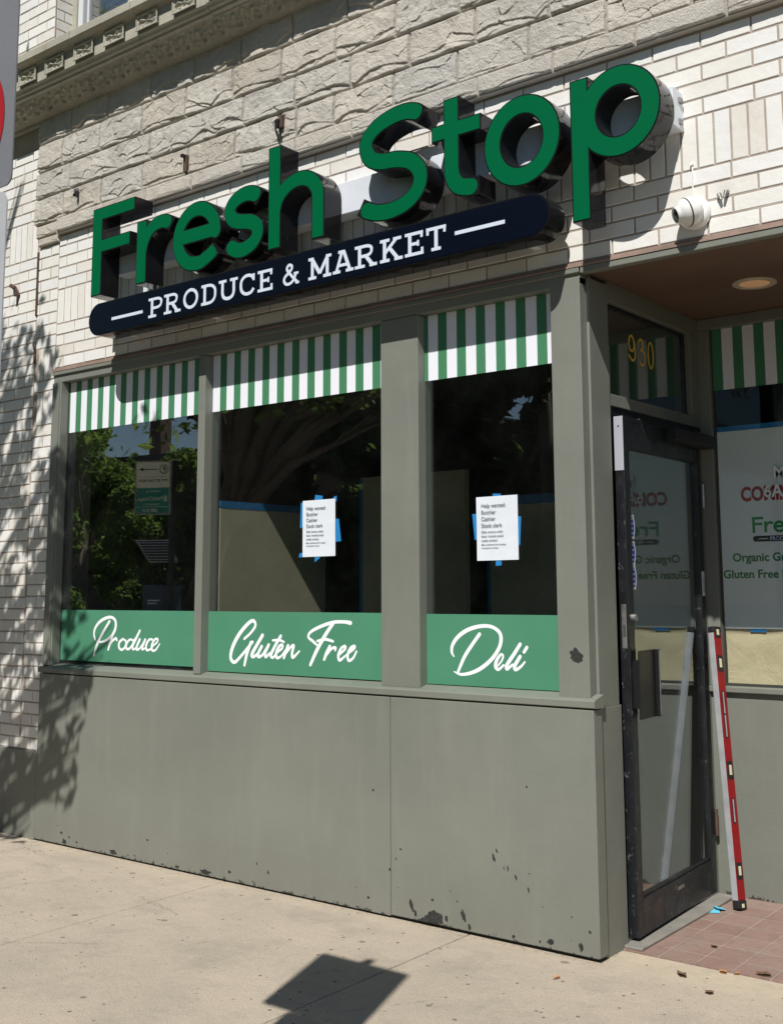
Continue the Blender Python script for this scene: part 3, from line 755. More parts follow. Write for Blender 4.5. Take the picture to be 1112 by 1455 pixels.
# three display windows
def window(x0, x1, stripes0, band, strokes, bx, dark_gap=0.0):
    wf = MB(); d = M['seam']
    wf.box(x0 - .004, x1 + .004, .064, .085, 1.020, 1.030 + dark_gap, d)
    wf.box(x0 - .004, x0 + .004, .050, .085, 1.026, 2.745, d)
    wf.box(x1 - .006, x1 + .004, .064, .085, 1.026, 2.745, d)
    wf.box(x0 - .004, x1 + .004, .064, .085, 2.738, 2.746, d)
    w_ = wf.build('window', B)
    q = MB(); q.box(x0, x1, .055, .061, 1.028, 2.742, M['glass']); q.build('pane', w_)
    s_ = MB(); x = x0 + .003; wf_ = stripes0; col = 1
    first = stripes0
    while x < x1 - .003:
        e_ = min(x + (first if first else (.0515 if col else .0575)), x1 - .003)
        s_.quad((x, .0543, 2.428), (e_, .0543, 2.428), (e_, .0543, 2.742), (x, .0543, 2.742), M['decal_green'] if col else M['decal_white'])
        x = e_; col = 1 - col; first = 0
    s_.build('stripe_decal', w_)
    n_ = MB(); n_.quad((bx[0], .0543, bx[2]), (bx[1], .0543, bx[2]), (bx[1], .0543, bx[3]), (bx[0], .0543, bx[3]), M['band_green'])
    lp = contours([dict(path=smooth([(x_, z_, w__ * 1.04) for x_, z_, w__ in p], 8)) for p in strokes], .0016)
    v, f_ = curve_mesh(lp, 0.0)
    n_.add(put(v, (0, .0536, 0)), f_, M['vinyl_text'])
    n_.build('name_decal', w_)
window(-5.96, -4.702, .012, None, PRODUCE, (-5.957, -4.705, 1.047, 1.345), .014)
window(-4.664, -3.401, .018, None, GLUTEN, (-4.661, -3.402, 1.031, 1.345))
window(-3.190, -2.449, .036, None, DELI, (-3.187, -2.451, 1.029, 1.343))

# loose paint: bare patches
def chip(x, z, s, seed, y, ax=1.0, rot=0.0, par=None):
    r_ = random.Random(seed); mb = MB(); n = 22; pts = []
    for i in range(n):
        a = 2 * math.pi * i / n; rad = s * (.85 + .45 * noise.noise(Vector((1.3 * math.cos(a), 1.3 * math.sin(a), seed * 1.7))) + r_.uniform(-.13, .13))
        u, v = rad * math.cos(a) * ax, rad * math.sin(a)
        pts.append((x + u * math.cos(rot) - v * math.sin(rot), max(z + u * math.sin(rot) + v * math.cos(rot), .0175)))
    mb.prism(pts, y - .0006, y + .001, M['chip']); return mb.build('paint_chip', par or bulk)
chip(-2.366, 1.185, .030, 1, -.0005, 1.15, -.5)
chip(-2.350, 1.168, .017, 2, -.0008, 1.4, -.4)
_r = random.Random(5)
extra = tuple((_r.uniform(-3.3, -2.3), abs(_r.gauss(0, .16)) + .02, _r.uniform(.002, .007), _r.uniform(.25, 1.6), _r.uniform(0, .5)) for _ in range(14)) + tuple((_r.uniform(-5.9, -3.4), abs(_r.gauss(0, .05)) + .014, _r.uniform(.002, .007), _r.uniform(.8, 2.4), 0) for _ in range(16))
for (px, pz, s_, ax, rt) in extra + ((-2.77, .335, .020, .35, .25), (-2.755, .365, .010, .4, .3), (-2.70, .30, .012, .3, .1), (-2.66, .27, .014, .35, .35), (-2.72, .30, .008, .3, .2), (-2.60, .23, .012, .35, .3),
                       (-3.21, .075, .030, .35, .3), (-3.19, .045, .018, .4, .2), (-3.09, .045, .034, 1.6, 0), (-3.02, .050, .016, .5, .1), (-2.93, .075, .030, .35, .35), (-2.90, .035, .014, .6, .2), (-3.13, .02, .02, 2.0, 0),
                       (-3.43, .545, .006, 1, 0), (-3.335, .21, .006, 1, 0), (-2.60, .64, .005, 1, 0), (-4.10, .09, .010, .5, .3), (-4.18, .12, .007, .5, .3), (-2.50, .045, .012, 1.5, 0), (-5.75, .03, .016, 1.2, 0), (-4.55, .025, .018, 2.2, 0), (-5.3, .03, .014, 2.2, 0), (-2.36, .05, .02, .5, .2)):
    chip(px, pz, s_, int(abs(px * 1000)), -.0204 - (k_c := (int(abs(px * 9173)) % 7) * .00006), ax, rt)

# entry recess ---------------------------------------------------------
so = MB(); so.box(-2.30, -.18, .032, 1.26, 2.800, 2.812, M['soffit']); sof = so.build('entry_soffit', B)
rl = MB(); mt = Matrix.Translation((-1.785, .665, 2.7995)) @ Matrix.Rotation(math.pi, 4, 'X')
rl.lathe([(.098, 0), (.098, .004), (.090, .008), (.068, .006), (.066, .002)], mt, M['light_ring'], 40)
rl.lathe([(.0665, .004), (.050, .008), (.0, .010)], mt, M['light_lens'], 40)
rl.build('recessed_light', sof, smooth=True)

rt = MB()
rt.box(-2.345, -2.292, .222, 1.23, 2.244, 2.298, pt, .003)        # transom rail
rt.box(-2.345, -2.300, .2225, 1.195, 2.205, 2.243, M['door'])
rt.box(-2.345, -2.290, .222, 1.23, 2.715, 2.800, pt, .003)        # head of the return
rt.box(-2.345, -2.290, 1.085, 1.195, 2.298, 2.715, pt, .003)
rt.box(-2.345, -2.296, 1.150, 1.195, .0, 2.226, pt, .003)
rt.box(-2.345, -2.306, .2225, .240, .0, 2.226, M['door'])
rt.build('door_surround', B)
tw = MB(); d = M['door']
tw.box(-2.338, -2.318, .224, 1.083, 2.70, 2.714, d); tw.box(-2.338, -2.318, 1.062, 1.084, 2.299, 2.70, d); tw.box(-2.338, -2.318, .224, .236, 2.299, 2.70, d)
two = tw.build('transom_window', B)
q = MB(); q.box(-2.332, -2.326, .236, 1.062, 2.299, 2.70, M['glass_side']); q.build('pane', two)
def digit(paths):
    return [dict(path=smooth([(a, b, .0105) for a, b in p_], 6)) for p_ in paths]
def ell(cx, cz, rx, rz, a0=0, a1=360, n=16): return [(cx + rx * math.cos(R(a0 + (a1 - a0) * i / n)), cz + rz * math.sin(R(a0 + (a1 - a0) * i / n))) for i in range(n + 1)]
D930 = digit([ell(.512, .563, .026, .036), [(.540, .575), (.547, .545), (.548, .515), (.538, .492), (.515, .484), (.482, .505)],
              [(.585, .585), (.603, .598), (.622, .592), (.628, .572), (.618, .553), (.603, .545)], [(.603, .545), (.632, .540), (.645, .515), (.640, .490), (.620, .475), (.592, .482)],
              ell(.708, .537, .026, .062)])
v, f_ = curve_mesh(contours(D930, .0012), .0006)
hn = MB(); hn.add([(-2.3245 + y, x + .005, z + 2.0 + .01) for x, y, z in v], f_, M['yellow']); hn.build('house_number', two)

# recessed shop window facing the street
rw = MB()
rw.box(-2.30, -.18, 1.190, 1.26, 0, .948, M['paint_low'], .003)
rw.box(-2.30, -.18, 1.165, 1.27, .950, .978, pt, .004)
rw.box(-2.296, -2.232, 1.180, 1.26, .979, 2.744, pt, .003)
rw.box(-.26, -.18, 1.180, 1.26, .979, 2.744, pt, .003)
rw.box(-2.296, -.18, 1.178, 1.26, 2.745, 2.799, pt, .003)
rw.box(-.18, -.05, .0, 1.30, 0, 2.8, pt, .004)
rw.build('recess_wall', B)
ew = MB(); ew.box(-2.234, -2.226, 1.205, 1.24, .98, 2.744, M['seam']); ew.box(-2.232, -.26, 1.215, 1.24, .979, .990, M['seam'])
ewo = ew.build('entry_window', B)
q = MB(); q.box(-2.228, -.26, 1.212, 1.218, .985, 2.744, M['glass_entry']); q.build('pane', ewo)
s_ = MB(); x = -2.226; col = 1
while x < -.27:
    e_ = min(x + (.0515 if col else .0575), -.262)
    s_.quad((x, 1.2113, 2.432), (e_, 1.2113, 2.432), (e_, 1.2113, 2.744), (x, 1.2113, 2.744), M['decal_green'] if col else M['decal_white'])
    x = e_; col = 1 - col
s_.build('stripe_decal', ewo)
s_ = MB()
for s__, x, z, sz in (('MON-SUN', -1.945, 1.972, .085), ('6AM-10PM', -1.995, 1.884, .085)):
    v, f_ = text_mesh(s__, sz, .0015, xs=.95); s_.add(put(v, (x, 1.2108, z)), f_, M['vinyl_text'])
s_.build('hours_decal', ewo)

# door ------------------------------------------------------------------
H0 = Vector((-2.287, 1.148, 0)); eu = (Vector((-2.250, .262, 0)) - H0).normalized(); en = Vector((-eu.y, eu.x, 0)) * -1
if en.x > 0: en = -en
DM = Matrix(((eu.x, en.x, 0, H0.x), (eu.y, en.y, 0, H0.y), (0, 0, 1, 0), (0, 0, 0, 1)))
def dbox(mb, u0, u1, n0, n1, z0, z1, m, ch=0.0):
    t = MB(); t.box(u0, u1, n0, n1, z0, z1, m, ch); mb.add([DM @ Vector(p) for p in t.v], t.f, m)
W_ = .885
dl = MB(); dm = M['door']
dbox(dl, 0, .055, 0, .045, .03, 2.20, dm, .003); dbox(dl, W_ - .055, W_, 0, .045, .03, 2.20, dm, .003)
dbox(dl, .0555, W_ - .0555, .001, .044, .03, .175, dm, .003); dbox(dl, .0555, W_ - .0555, .001, .044, 2.06, 2.20, dm, .003)
dbox(dl, .0555, W_ - .0555, .010, .036, .176, .190, dm, .002)
dbox(dl, .40, .47, -.001, .0, .13, .145, M['steel'])
door = dl.build('door', B)
q = MB(); dbox(q, .054, W_ - .054, .018, .024, .185, 2.062, M['glass_side']); q.build('glass_pane', door)
q = MB(); dbox(q, W_ - .19, W_ - .012, -.034, -.028, .905, 1.19, M['darkmetal'], .002); dbox(q, W_ - .196, W_ - .176, -.050, -.027, .905, 1.19, M['darkmetal'], .003)
dbox(q, W_ - .186, W_ - .181, -.053, -.0495, .91, 1.185, M['steel']); dbox(q, W_ - .05, W_ - .02, -.029, .0, .95, 1.15, M['darkmetal'])
q.build('door_pull', door)
q = MB(); dbox(q, W_, W_ + .0025, .012, .034, 1.20, 1.385, M['steel'], .001); dbox(q, W_ + .002, W_ + .0035, .017, .029, 1.25, 1.30, M['seam'])
q.build('lock_plate', door)
q = MB(); dbox(q, W_ + .0005, W_ + .003, .001, .044, 1.96, 2.198, M['white_edge'], .001); dbox(q, W_ + .0028, W_ + .0036, .018, .026, 2.15, 2.158, M['seam']); q.build('edge_guard', door)
q = MB(); dbox(q, W_ - .26, W_ - .20, -.030, -.001, 1.285, 1.315, M['steel'], .006) if False else q.tube([DM @ Vector((W_ - .028, -.022, 1.33)), DM @ Vector((W_ - .028, .0, 1.33))], .015, M['steel'], 16)
q.build('lock_cylinder', door)
q = MB()
for zc in (1.72, 1.605, 1.50):
    for (m_, s__, n__) in ((M['decal_white'], 1.0, .0172), (M['blue_sticker'], .80, .0168)):
        pts = []
        for i in range(28):
            a = 2 * math.pi * i / 28; rr_ = s__ * (1 + .07 * math.cos(6 * a))
            pts.append((.798 + .036 * rr_ * math.copysign(abs(math.cos(a)) ** .6, math.cos(a)), zc + .054 * rr_ * math.copysign(abs(math.sin(a)) ** .6, math.sin(a))))
        q.add([DM @ Vector((x, n__, z)) for x, z in pts], [tuple(range(28))], m_)
    for k_ in range(4):
        z = zc - .032 + k_ * .021
        q.add([DM @ Vector(p) for p in ((.780, .0164, z), (.812, .0164, z), (.812, .0164, z + .007), (.780, .0164, z + .007))], [(0, 1, 2, 3)], M['vinyl_text'])
q.build('sticker', door)
q = MB(); dbox(q, .008, .042, -.0012, -.0002, 1.41, 1.53, M['paper']); dbox(q, .016, .022, -.0018, -.0013, 1.43, 1.50, M['ink']); q.build('label_sticker', door)
for z in (1.90, .34):
    q = MB(); q.tube([DM @ Vector((-.008, -.006, z - .06)), DM @ Vector((-.008, -.006, z + .06))], .009, M['steel'] if z > 1 else M['rust'], 12)
    dbox(q, -.004, .022, -.003, -.0005, z - .05, z + .05, M['darkmetal']); q.build('hinge', door)
q = MB(); q.box(-2.295, -2.215, .74, 1.185, 2.135, 2.196, M['rubber'], .006); q.box(-2.290, -2.262, .45, .74, 2.19, 2.208, M['darkmetal'], .003)
q.build('door_closer', B)
th = MB(); th.box(-2.345, -2.205, .2, 1.165, .004, .016, M['threshold'], .004); th.box(-2.34, -2.29, .24, 1.15, .018, .024, M['steel']); th.build('threshold', B)

# interior -------------------------------------------------------------
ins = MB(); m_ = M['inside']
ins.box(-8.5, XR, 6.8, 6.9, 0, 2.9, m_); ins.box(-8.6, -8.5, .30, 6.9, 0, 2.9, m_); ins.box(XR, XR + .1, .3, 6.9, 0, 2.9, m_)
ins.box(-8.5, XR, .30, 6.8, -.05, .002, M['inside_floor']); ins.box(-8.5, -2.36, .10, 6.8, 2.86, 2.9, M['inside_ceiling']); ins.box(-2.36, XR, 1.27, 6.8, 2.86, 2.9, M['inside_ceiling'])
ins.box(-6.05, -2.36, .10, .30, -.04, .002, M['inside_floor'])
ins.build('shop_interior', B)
roof = MB(); roof.box(-8.6, XR, .0, 7.0, 6.1, 6.2, M['roofing']); roof.box(-8.6, -8.5, .3, 7, 2.9, 6.1, M['mortar']); roof.box(XR - .1, XR, .3, 7, 2.9, 6.1, M['mortar']); roof.box(-8.5, XR - .1, 6.9, 7, 2.9, 6.1, M['mortar'])
roof.build('roof', B)

def board(name, label, boxes, tapes, loc, cat='board', grp=None):
    mb = MB()
    for b_ in boxes: mb.box(*b_, M['board'])
    o = mb.build(name, loc=loc); tag(o, label, cat, grp)
    for t_ in tapes:
        q = MB(); q.box(*t_, M['tape']); q.build('tape_strip', o)
    return o
board('beige_board', 'beige board standing sideways behind the middle window with sunlit triangle on it', [(-4.688, -4.648, .13, .98, .0, 1.915)], [(-4.690, -4.6465, .13, .86, 1.905, 1.945)], (-4.67, .5, 0))
board('beige_board', 'beige board seen between the middle and right windows, blue tape down its left edge', [(-4.37, -3.62, 1.00, 1.04, .0, 2.115)], [(-4.392, -4.37, .998, 1.042, .9, 2.115)], (-4.0, 1.02, 0))
board('beige_board', 'low beige board behind the help wanted sheet in the right window, blue tape on top', [(-3.49, -2.80, 1.05, 1.09, .0, 1.905)], [(-3.49, -2.80, 1.048, 1.092, 1.906, 1.955), (-3.51, -3.49, 1.048, 1.092, .9, 1.7)], (-3.15, 1.07, 0))

# ================================================================== SIGN
S = empty('shop_sign', (-3.85, -.10, 3.2), 'large green FRESH STOP channel letter sign over black PRODUCE & MARKET pill', 'sign')
UO, VO = -5.4, 2.9
lw = .088
def st(path, butt=(True, True), w=lw, n=10, sm=True):
    p_ = [(x, z, w) for x, z in path]
    return dict(path=smooth(p_, n) if sm and len(p_) > 2 else p_, butt=butt)
def arc(cx, cz, rx, rz, a0, a1, n=40): return [(cx + rx * math.cos(R(a0 + (a1 - a0) * i / n)), cz + rz * math.sin(R(a0 + (a1 - a0) * i / n))) for i in range(n + 1)]
def raw(path, butt=(False, False), w=lw): return dict(path=[(x, z, w) for x, z in path], butt=butt)
L = {}
L['F'] = [raw([(.058, .243), (.058, .767)], (True, True), .092), raw([(.03, .728), (.394, .728)], (True, True), .079), raw([(.03, .534), (.358, .534)], (True, True), .079)]
L['r'] = [raw([(.461, .247), (.461, .608)], (True, True)), st([(.461, .40), (.478, .468), (.520, .532), (.578, .565), (.645, .570), (.700, .549), (.716, .538)], (False, True), .084)]
L['e'] = [raw([(.80, .440), (1.066, .440)], (False, False), .086),
          dict(path=smooth([(x, z, .086) for x, z in ([(1.0655, .430)] + arc(.917, .430, .1487, .149, 8, 255, 22) + [(.945, .279), (1.0, .297), (1.045, .320), (1.072, .338)])], 4), butt=(False, True))]
L['s'] = [st([(1.394, .537), (1.355, .567), (1.30, .580), (1.24, .572), (1.192, .545), (1.175, .508), (1.195, .465), (1.25, .441), (1.325, .425), (1.372, .395), (1.379, .350), (1.345, .309), (1.285, .288), (1.235, .291), (1.192, .312), (1.161, .343)])]
L['h'] = [raw([(1.499, .246), (1.499, .783)], (True, True)), st([(1.499, .43), (1.525, .50), (1.585, .553), (1.67, .574), (1.745, .552), (1.789, .495), (1.7955, .43), (1.7955, .36), (1.7955, .245)], (False, True), .084)]
L['S'] = [st([(2.434, .699), (2.395, .727), (2.335, .742), (2.255, .737), (2.17, .712), (2.115, .670), (2.102, .622), (2.130, .565), (2.195, .535), (2.29, .523), (2.375, .492), (2.423, .430), (2.412, .358), (2.350, .308), (2.265, .287), (2.185, .290), (2.12, .310), (2.068, .341)], w=.086)]
L['t'] = [st([(2.600, .735), (2.600, .60), (2.600, .45), (2.603, .375), (2.632, .322), (2.69, .300), (2.749, .299)], (True, True), .086), raw([(2.489, .585), (2.760, .585)], (True, True), .077)]
L['o'] = [raw(arc(2.966, .443, .1480, .158, 0, 360, 64), w=.087)]
L['p'] = [raw([(3.248, .028), (3.248, .634)], (True, True), .086), raw(arc(3.424, .451, .1420, .1480, 0, 360, 64), w=.087)]
def letter(key):
    sh = [dict(path=[(x + UO, z + VO, w) for x, z, w in s_['path']], butt=s_.get('butt', (False, False))) for s_ in L[key]]
    v, f_ = curve_mesh(contours(sh, .002), .0615)
    mb = MB(); mb.add(put(v, (0, -.1635, 0)), f_, M['black'])
    o = mb.build('letter', S)
    v, f_ = curve_mesh(contours(sh, .002, .0065), .0015)
    mb = MB(); mb.add(put(v, (0, -.2262, 0)), f_, M['green']); mb.build('letter_face', o)
for k_ in 'FreshStop': letter(k_)
# pill
pp = []
for i in range(25): a = R(90 + 180 * i / 24); pp.append((UO + .095 + .0945 * math.cos(a), VO + .100 + .0945 * math.sin(a)))
for i in range(25): a = R(-90 + 180 * i / 24); pp.append((UO + 3.002 + .0945 * math.cos(a), VO + .105 + .0945 * math.sin(a)))
mb = MB(); mb.prism(pp, -.224, -.10, M['black']); pill = mb.build('sign_panel', S)
pf = [((x - UO - 1.55) * (1 - .005 / 1.55) + UO + 1.55, (z - VO - .1025) * (1 - .006 / .0945) + VO + .1025) for x, z in pp]
mb = MB(); mb.prism(pf, -.2265, -.2238, M['pill']); mb.build('panel_face', pill)

# slab serif lettering, glyphs in a unit-high box: (path, width, butt)
T_, t_ = .17, .135
def hs(x0, x1, z, w=t_): return ([(x0, z), (x1, z)], w)
def vs_(x, z0, z1, w=T_): return ([(x, z0), (x, z1)], w)
G = {
 'P': (.86, [vs_(.24, .0, 1), hs(.04, .48, t_ / 2), ([(.04, 1 - t_ / 2), (.52, 1 - t_ / 2)] , t_), 'C', ([(.24, .93), (.50, .93), (.66, .90), (.755, .80), (.765, .69), (.72, .56), (.60, .49), (.45, .475), (.24, .475)], t_)]),
 'R': (.98, [vs_(.24, .0, 1), hs(.04, .46, t_ / 2), hs(.04, .50, 1 - t_ / 2), 'C', ([(.24, .93), (.50, .93), (.64, .905), (.73, .82), (.745, .71), (.71, .59), (.60, .52), (.45, .505), (.24, .505)], t_), 'B', ([(.50, .50), (.80, .03)], T_), hs(.66, .97, t_ / 2)]),
 'O': (1.02, ['C', ([(.51 + .38 * math.cos(R(a)), .5 + .43 * math.sin(R(a))) for a in range(0, 361, 15)], .155)]),
 'D': (.98, [vs_(.24, 0, 1), 'C', ([(.05, .932), (.45, .932), (.66, .88), (.80, .72), (.83, .5), (.80, .28), (.66, .12), (.45, .068), (.05, .068)], .14)]),
 'U': (1.04, [hs(.02, .42, 1 - t_ / 2), hs(.62, 1.02, 1 - t_ / 2), 'C', ([(.22, 1), (.22, .60), (.22, .36), (.28, .17), (.42, .08), (.52, .07), (.62, .08), (.76, .17), (.82, .36), (.82, .60), (.82, 1)], .16)]),
 'C': (.92, ['C', ([(.80, .74), (.70, .88), (.52, .935), (.33, .90), (.17, .74), (.13, .5), (.17, .26), (.33, .10), (.52, .065), (.70, .12), (.82, .27)], .15), 'B', ([(.815, .64), (.815, .97)], .12)]),
 'E': (.86, [vs_(.24, 0, 1), hs(.04, .80, t_ / 2), hs(.04, .78, 1 - t_ / 2), hs(.24, .60, .5, .13), vs_(.745, .0, .30, .12), vs_(.725, .72, 1, .12), vs_(.58, .38, .63, .10)]),
 '&': (1.0, ['C', ([(.90, .05), (.60, .36), (.32, .68), (.30, .84), (.42, .935), (.55, .87), (.56, .74), (.42, .60), (.18, .42), (.12, .24), (.24, .08), (.46, .07), (.66, .20), (.80, .47)], .13), 'B', hs(.68, .94, .50, .11), hs(.78, .98, .06, .11)]),
 'M': (1.26, [vs_(.25, 0, 1, .16), vs_(1.01, 0, 1, .16), ([(.22, .95), (.63, .22)], .17), ([(1.04, .95), (.63, .22)], .17), hs(.05, .45, t_ / 2), hs(.81, 1.21, t_ / 2), hs(.05, .30, 1 - t_ / 2), hs(.96, 1.21, 1 - t_ / 2)]),
 'A': (1.08, [([(.20, .06), (.50, .97)], .15), ([(.88, .06), (.56, .97)], .16), hs(.34, .74, .34, .13), hs(.03, .40, t_ / 2), hs(.68, 1.06, t_ / 2), hs(.30, .60, 1 - t_ / 2)]),
 'K': (1.06, [vs_(.24, 0, 1), hs(.04, .46, t_ / 2), hs(.04, .46, 1 - t_ / 2), ([(.27, .40), (.78, .95)], .15), ([(.45, .60), (.84, .05)], .16), hs(.62, .98, 1 - t_ / 2), hs(.68, 1.04, t_ / 2)]),
 'T': (.92, [vs_(.46, 0, 1), hs(.04, .88, 1 - t_ / 2), hs(.26, .66, t_ / 2), vs_(.10, .70, 1, .12), vs_(.82, .70, 1, .12)]),
}
def slab(chars, y):
    mb = MB()
    for ch, x0, x1, z0, z1 in chars:
        adv, items = G[ch]; mode = 'B'; strokes = []; sx = (x1 - x0) / adv; sz = z1 - z0
        for it in items:
            if isinstance(it, str): mode = it; continue
            p_, w = it; w = w * sz
            q_ = [(x0 + a * sx, z0 + b * sz, w) for a, b in p_]
            if mode == 'C' and len(q_) > 2: strokes.append(dict(path=smooth(q_, 5), butt=(True, True) if q_[0] != q_[-1] else (False, False)))
            else: strokes.append(dict(path=q_, butt=(True, True)))
            if len(q_) == 2: mode = 'B' if mode == 'B' else mode
        v, f_ = curve_mesh(contours(strokes, .0011, pad=.01), .0012)
        mb.add(put(v, (0, y, 0)), f_, M['signwhite'])
    return mb
ch = []
for c_, a, b, dz in (('P', .534, .660, 0), ('R', .664, .806, 0), ('O', .818, .952, .001), ('D', .962, .1 + .996, .001), ('U', 1.100, 1.246, .002), ('C', 1.250, 1.374, .003), ('E', 1.384, 1.503, .003), ('&', 1.560, 1.678, .004),
                     ('M', 1.732, 1.893, .005), ('A', 1.894, 2.030, .006), ('R', 2.030, 2.172, .006), ('K', 2.184, 2.325, .007), ('E', 2.330, 2.450, .008), ('T', 2.452, 2.572, .009)):
    ch.append((c_, UO + a, UO + b, VO + .037 + dz, VO + .147 + dz))
mb = slab(ch, -.2282)
mb.box(UO + .217, UO + .489, -.2292, -.2262, VO + .075, VO + .092, M['signwhite']); mb.box(UO + 2.615, UO + 2.877, -.2292, -.2262, VO + .095, VO + .112, M['signwhite'])
mb.build('panel_lettering', pill)
# raceway behind the letters
mb = MB(); mb.box(-5.33, -1.797, -.0985, -.0005, 3.288, 3.452, M['raceway'], .004); mb.box(-1.797, -1.790, -.05, -.02, 3.31, 3.33, M['steel']); mb.box(-1.797, -1.788, -.05, -.02, 3.40, 3.42, M['steel'])
mb.build('raceway', S)
for x in (-5.25, -4.55, -2.50):
    mb = MB(); mb.box(x - .02, x + .02, -.0983, -.0005, 2.93, 3.05, M['raceway'], .002); mb.build('bracket', S)
mb = MB(); mb.box(-5.078, -5.042, -.0975, -.085, 2.99, 3.287, M['raceway'], .002); mb.build('bracket', S)

# ================================================================== NOTICES, POSTER
def notice(x0, x1, z0, z1, label, tapes, tilt=0.0):
    mb = MB(); cx, cz = (x0 + x1) / 2, (z0 + z1) / 2; w2, h2 = (x1 - x0) / 2, (z1 - z0) / 2
    n = 8; vs = []
    for i in range(n + 1):
        for j in range(n + 1):
            u, v = i / n * 2 - 1, j / n * 2 - 1
            y = .0545 - .0016 - .004 * max(0, abs(u) - .6) ** 2 - .0012 * (1 + noise.noise(Vector((u * 1.5, v * 1.5, cx))))
            vs.append((cx + u * w2 + tilt * v * h2, y, cz + v * h2 - tilt * u * w2))
    mb.add(vs, [(i * (n + 1) + j, (i + 1) * (n + 1) + j, (i + 1) * (n + 1) + j + 1, i * (n + 1) + j + 1) for i in range(n) for j in range(n)], M['paper'])
    zz = z1 - .050
    for i, s in enumerate(('Help wanted:', 'Butcher', 'Cashier', 'Stock clerk')):
        v, f_ = text_mesh(s, .0265, .0002, xs=.92); mb.add(put(v, (x0 + .026 - tilt * (z1 - zz) * 0, .0496, zz - i * .0295)), f_, M['ink'])
    zz -= 4 * .0295 - .005
    for i, s in enumerate(('Slide resume under', 'door. Include social', 'media contact.')):
        v, f_ = text_mesh(s, .0165, .0001, xs=.9); mb.add(put(v, (x0 + .026, .0496, zz - i * .019)), f_, M['ink'])
    zz -= 3 * .019 - .002
    for i, s in enumerate(('Must understand the concept', 'of customer service.')):
        v, f_ = text_mesh(s, .0115, .0001, xs=.95); mb.add(put(v, (x0 + .026, .0496, zz - i * .0145)), f_, M['ink'])
    o = mb.build('paper_notice', loc=(cx, .054, z0)); tag(o, label, 'notice', 'help wanted sheets taped to the shop windows')
    for poly in tapes:
        q = MB(); q.prism(poly, .0534, .0541, M['tape']); q.build('tape_strip', o)
notice(-3.954, -3.733, 1.620, 1.903, 'white help wanted sheet taped on the middle window, above the words Gluten Free', [[(-3.974, 1.765), (-3.950, 1.77), (-3.948, 1.885), (-3.970, 1.896)], [(-3.878, 1.895), (-3.82, 1.90), (-3.822, 1.922), (-3.870, 1.929)],
       [(-3.755, 1.895), (-3.727, 1.890), (-3.727, 1.918), (-3.748, 1.912)], [(-3.738, 1.690), (-3.697, 1.692), (-3.712, 1.802), (-3.738, 1.804)], [(-3.872, 1.592), (-3.835, 1.615), (-3.838, 1.63), (-3.872, 1.63)], [(-3.982, 1.618), (-3.948, 1.620), (-3.946, 1.64), (-3.976, 1.640)]], -.006)
notice(-2.884, -2.664, 1.580, 1.864, 'white help wanted sheet taped on the right window, above the word Deli', [[(-2.897, 1.673), (-2.878, 1.675), (-2.878, 1.79), (-2.909, 1.789)], [(-2.797, 1.855), (-2.753, 1.858), (-2.753, 1.873), (-2.796, 1.876)],
       [(-2.668, 1.648), (-2.657, 1.642), (-2.649, 1.768), (-2.668, 1.77)], [(-2.786, 1.556), (-2.755, 1.557), (-2.755, 1.59), (-2.786, 1.59)]], -.004)

po = MB(); po.box(-2.2255, -.60, 1.226, 1.2275, 1.252, 2.222, M['poster'])
def ptxt(s, x, z, size, m, bold=0, xs=1.0):
    v, f_ = text_mesh(s, size, bold, xs=xs); po.add(put(v, (x, 1.2252, z)), f_, m)
ptxt('COMING SOON', -2.116, 1.872, .094, M['poster_red'], .004, .80)
lf = []
for key in 'Fresh': lf += L[key]
lsh = [dict(path=[(x * .147 + (-2.066), z * .147 + 1.677, w * .155) for x, z, w in s_['path']], butt=s_.get('butt', (False, False))) for key in 'FreshStop' for s_ in L[key]]
v, f_ = curve_mesh(contours(lsh, .0012, pad=.01), 0.0); po.add(put(v, (0, 1.2252, 0)), f_, M['poster_green'])
pq = [(-2.050 + .014 * math.cos(R(90 + 180 * i / 12)), 1.684 + .014 * math.sin(R(90 + 180 * i / 12))) for i in range(13)] + [(-1.625 + .014 * math.cos(R(-90 + 180 * i / 12)), 1.684 + .014 * math.sin(R(-90 + 180 * i / 12))) for i in range(13)]
po.add([(x, 1.2252, z) for x, z in pq], [tuple(range(len(pq)))], M['pill'])
po.quad((-2.035, 1.2248, 1.682), (-1.990, 1.2248, 1.682), (-1.990, 1.2248, 1.686), (-2.035, 1.2248, 1.686), M['signwhite'])
v, f_ = text_mesh('PRODUCE & MARKET', .026, .0006, xs=1.0); po.add(put(v, (-1.980, 1.2246, 1.675)), f_, M['signwhite'])
ptxt('Organic Groceries', -2.172, 1.577, .056, M['poster_dark_green'], .0016, 1.02); ptxt('Gluten Free Foods', -2.223, 1.496, .056, M['poster_dark_green'], .0016, 1.02)
tag(po.build('window_poster', loc=(-1.4, 1.2267, 1.25)), 'pale coming soon poster with green logo inside the recessed entry window', 'poster')
q = MB(); q.box(-2.2255, -.6, 1.2258, 1.2263, 2.223, 2.248, M['tape']); q.build('tape_strip', bpy.data.objects['window_poster'])
q = MB(); q.box(-2.10, -2.02, 1.2285, 1.2292, 1.237, 1.251, M['tape'])
q.build('tape_strip', bpy.data.objects['window_poster'])
kp = MB(); n = 30; vs = []
for i in range(n + 1):
    for j in range(9):
        x = -2.2255 + (1.6) * i / n; z = .985 + .27 * j / 8
        vs.append((x, 1.236 - .008 * noise.noise(Vector((x * 7, z * 9, 0))) - .004 * noise.noise(Vector((x * 20, z * 14, 4))), z))
kp.add(vs, [(i * 9 + j, (i + 1) * 9 + j, (i + 1) * 9 + j + 1, i * 9 + j + 1) for i in range(n) for j in range(8)], M['kraft'])
tag(kp.build('kraft_paper', smooth=True), 'wrinkled brown kraft paper covering the bottom of the recessed entry window', 'paper')

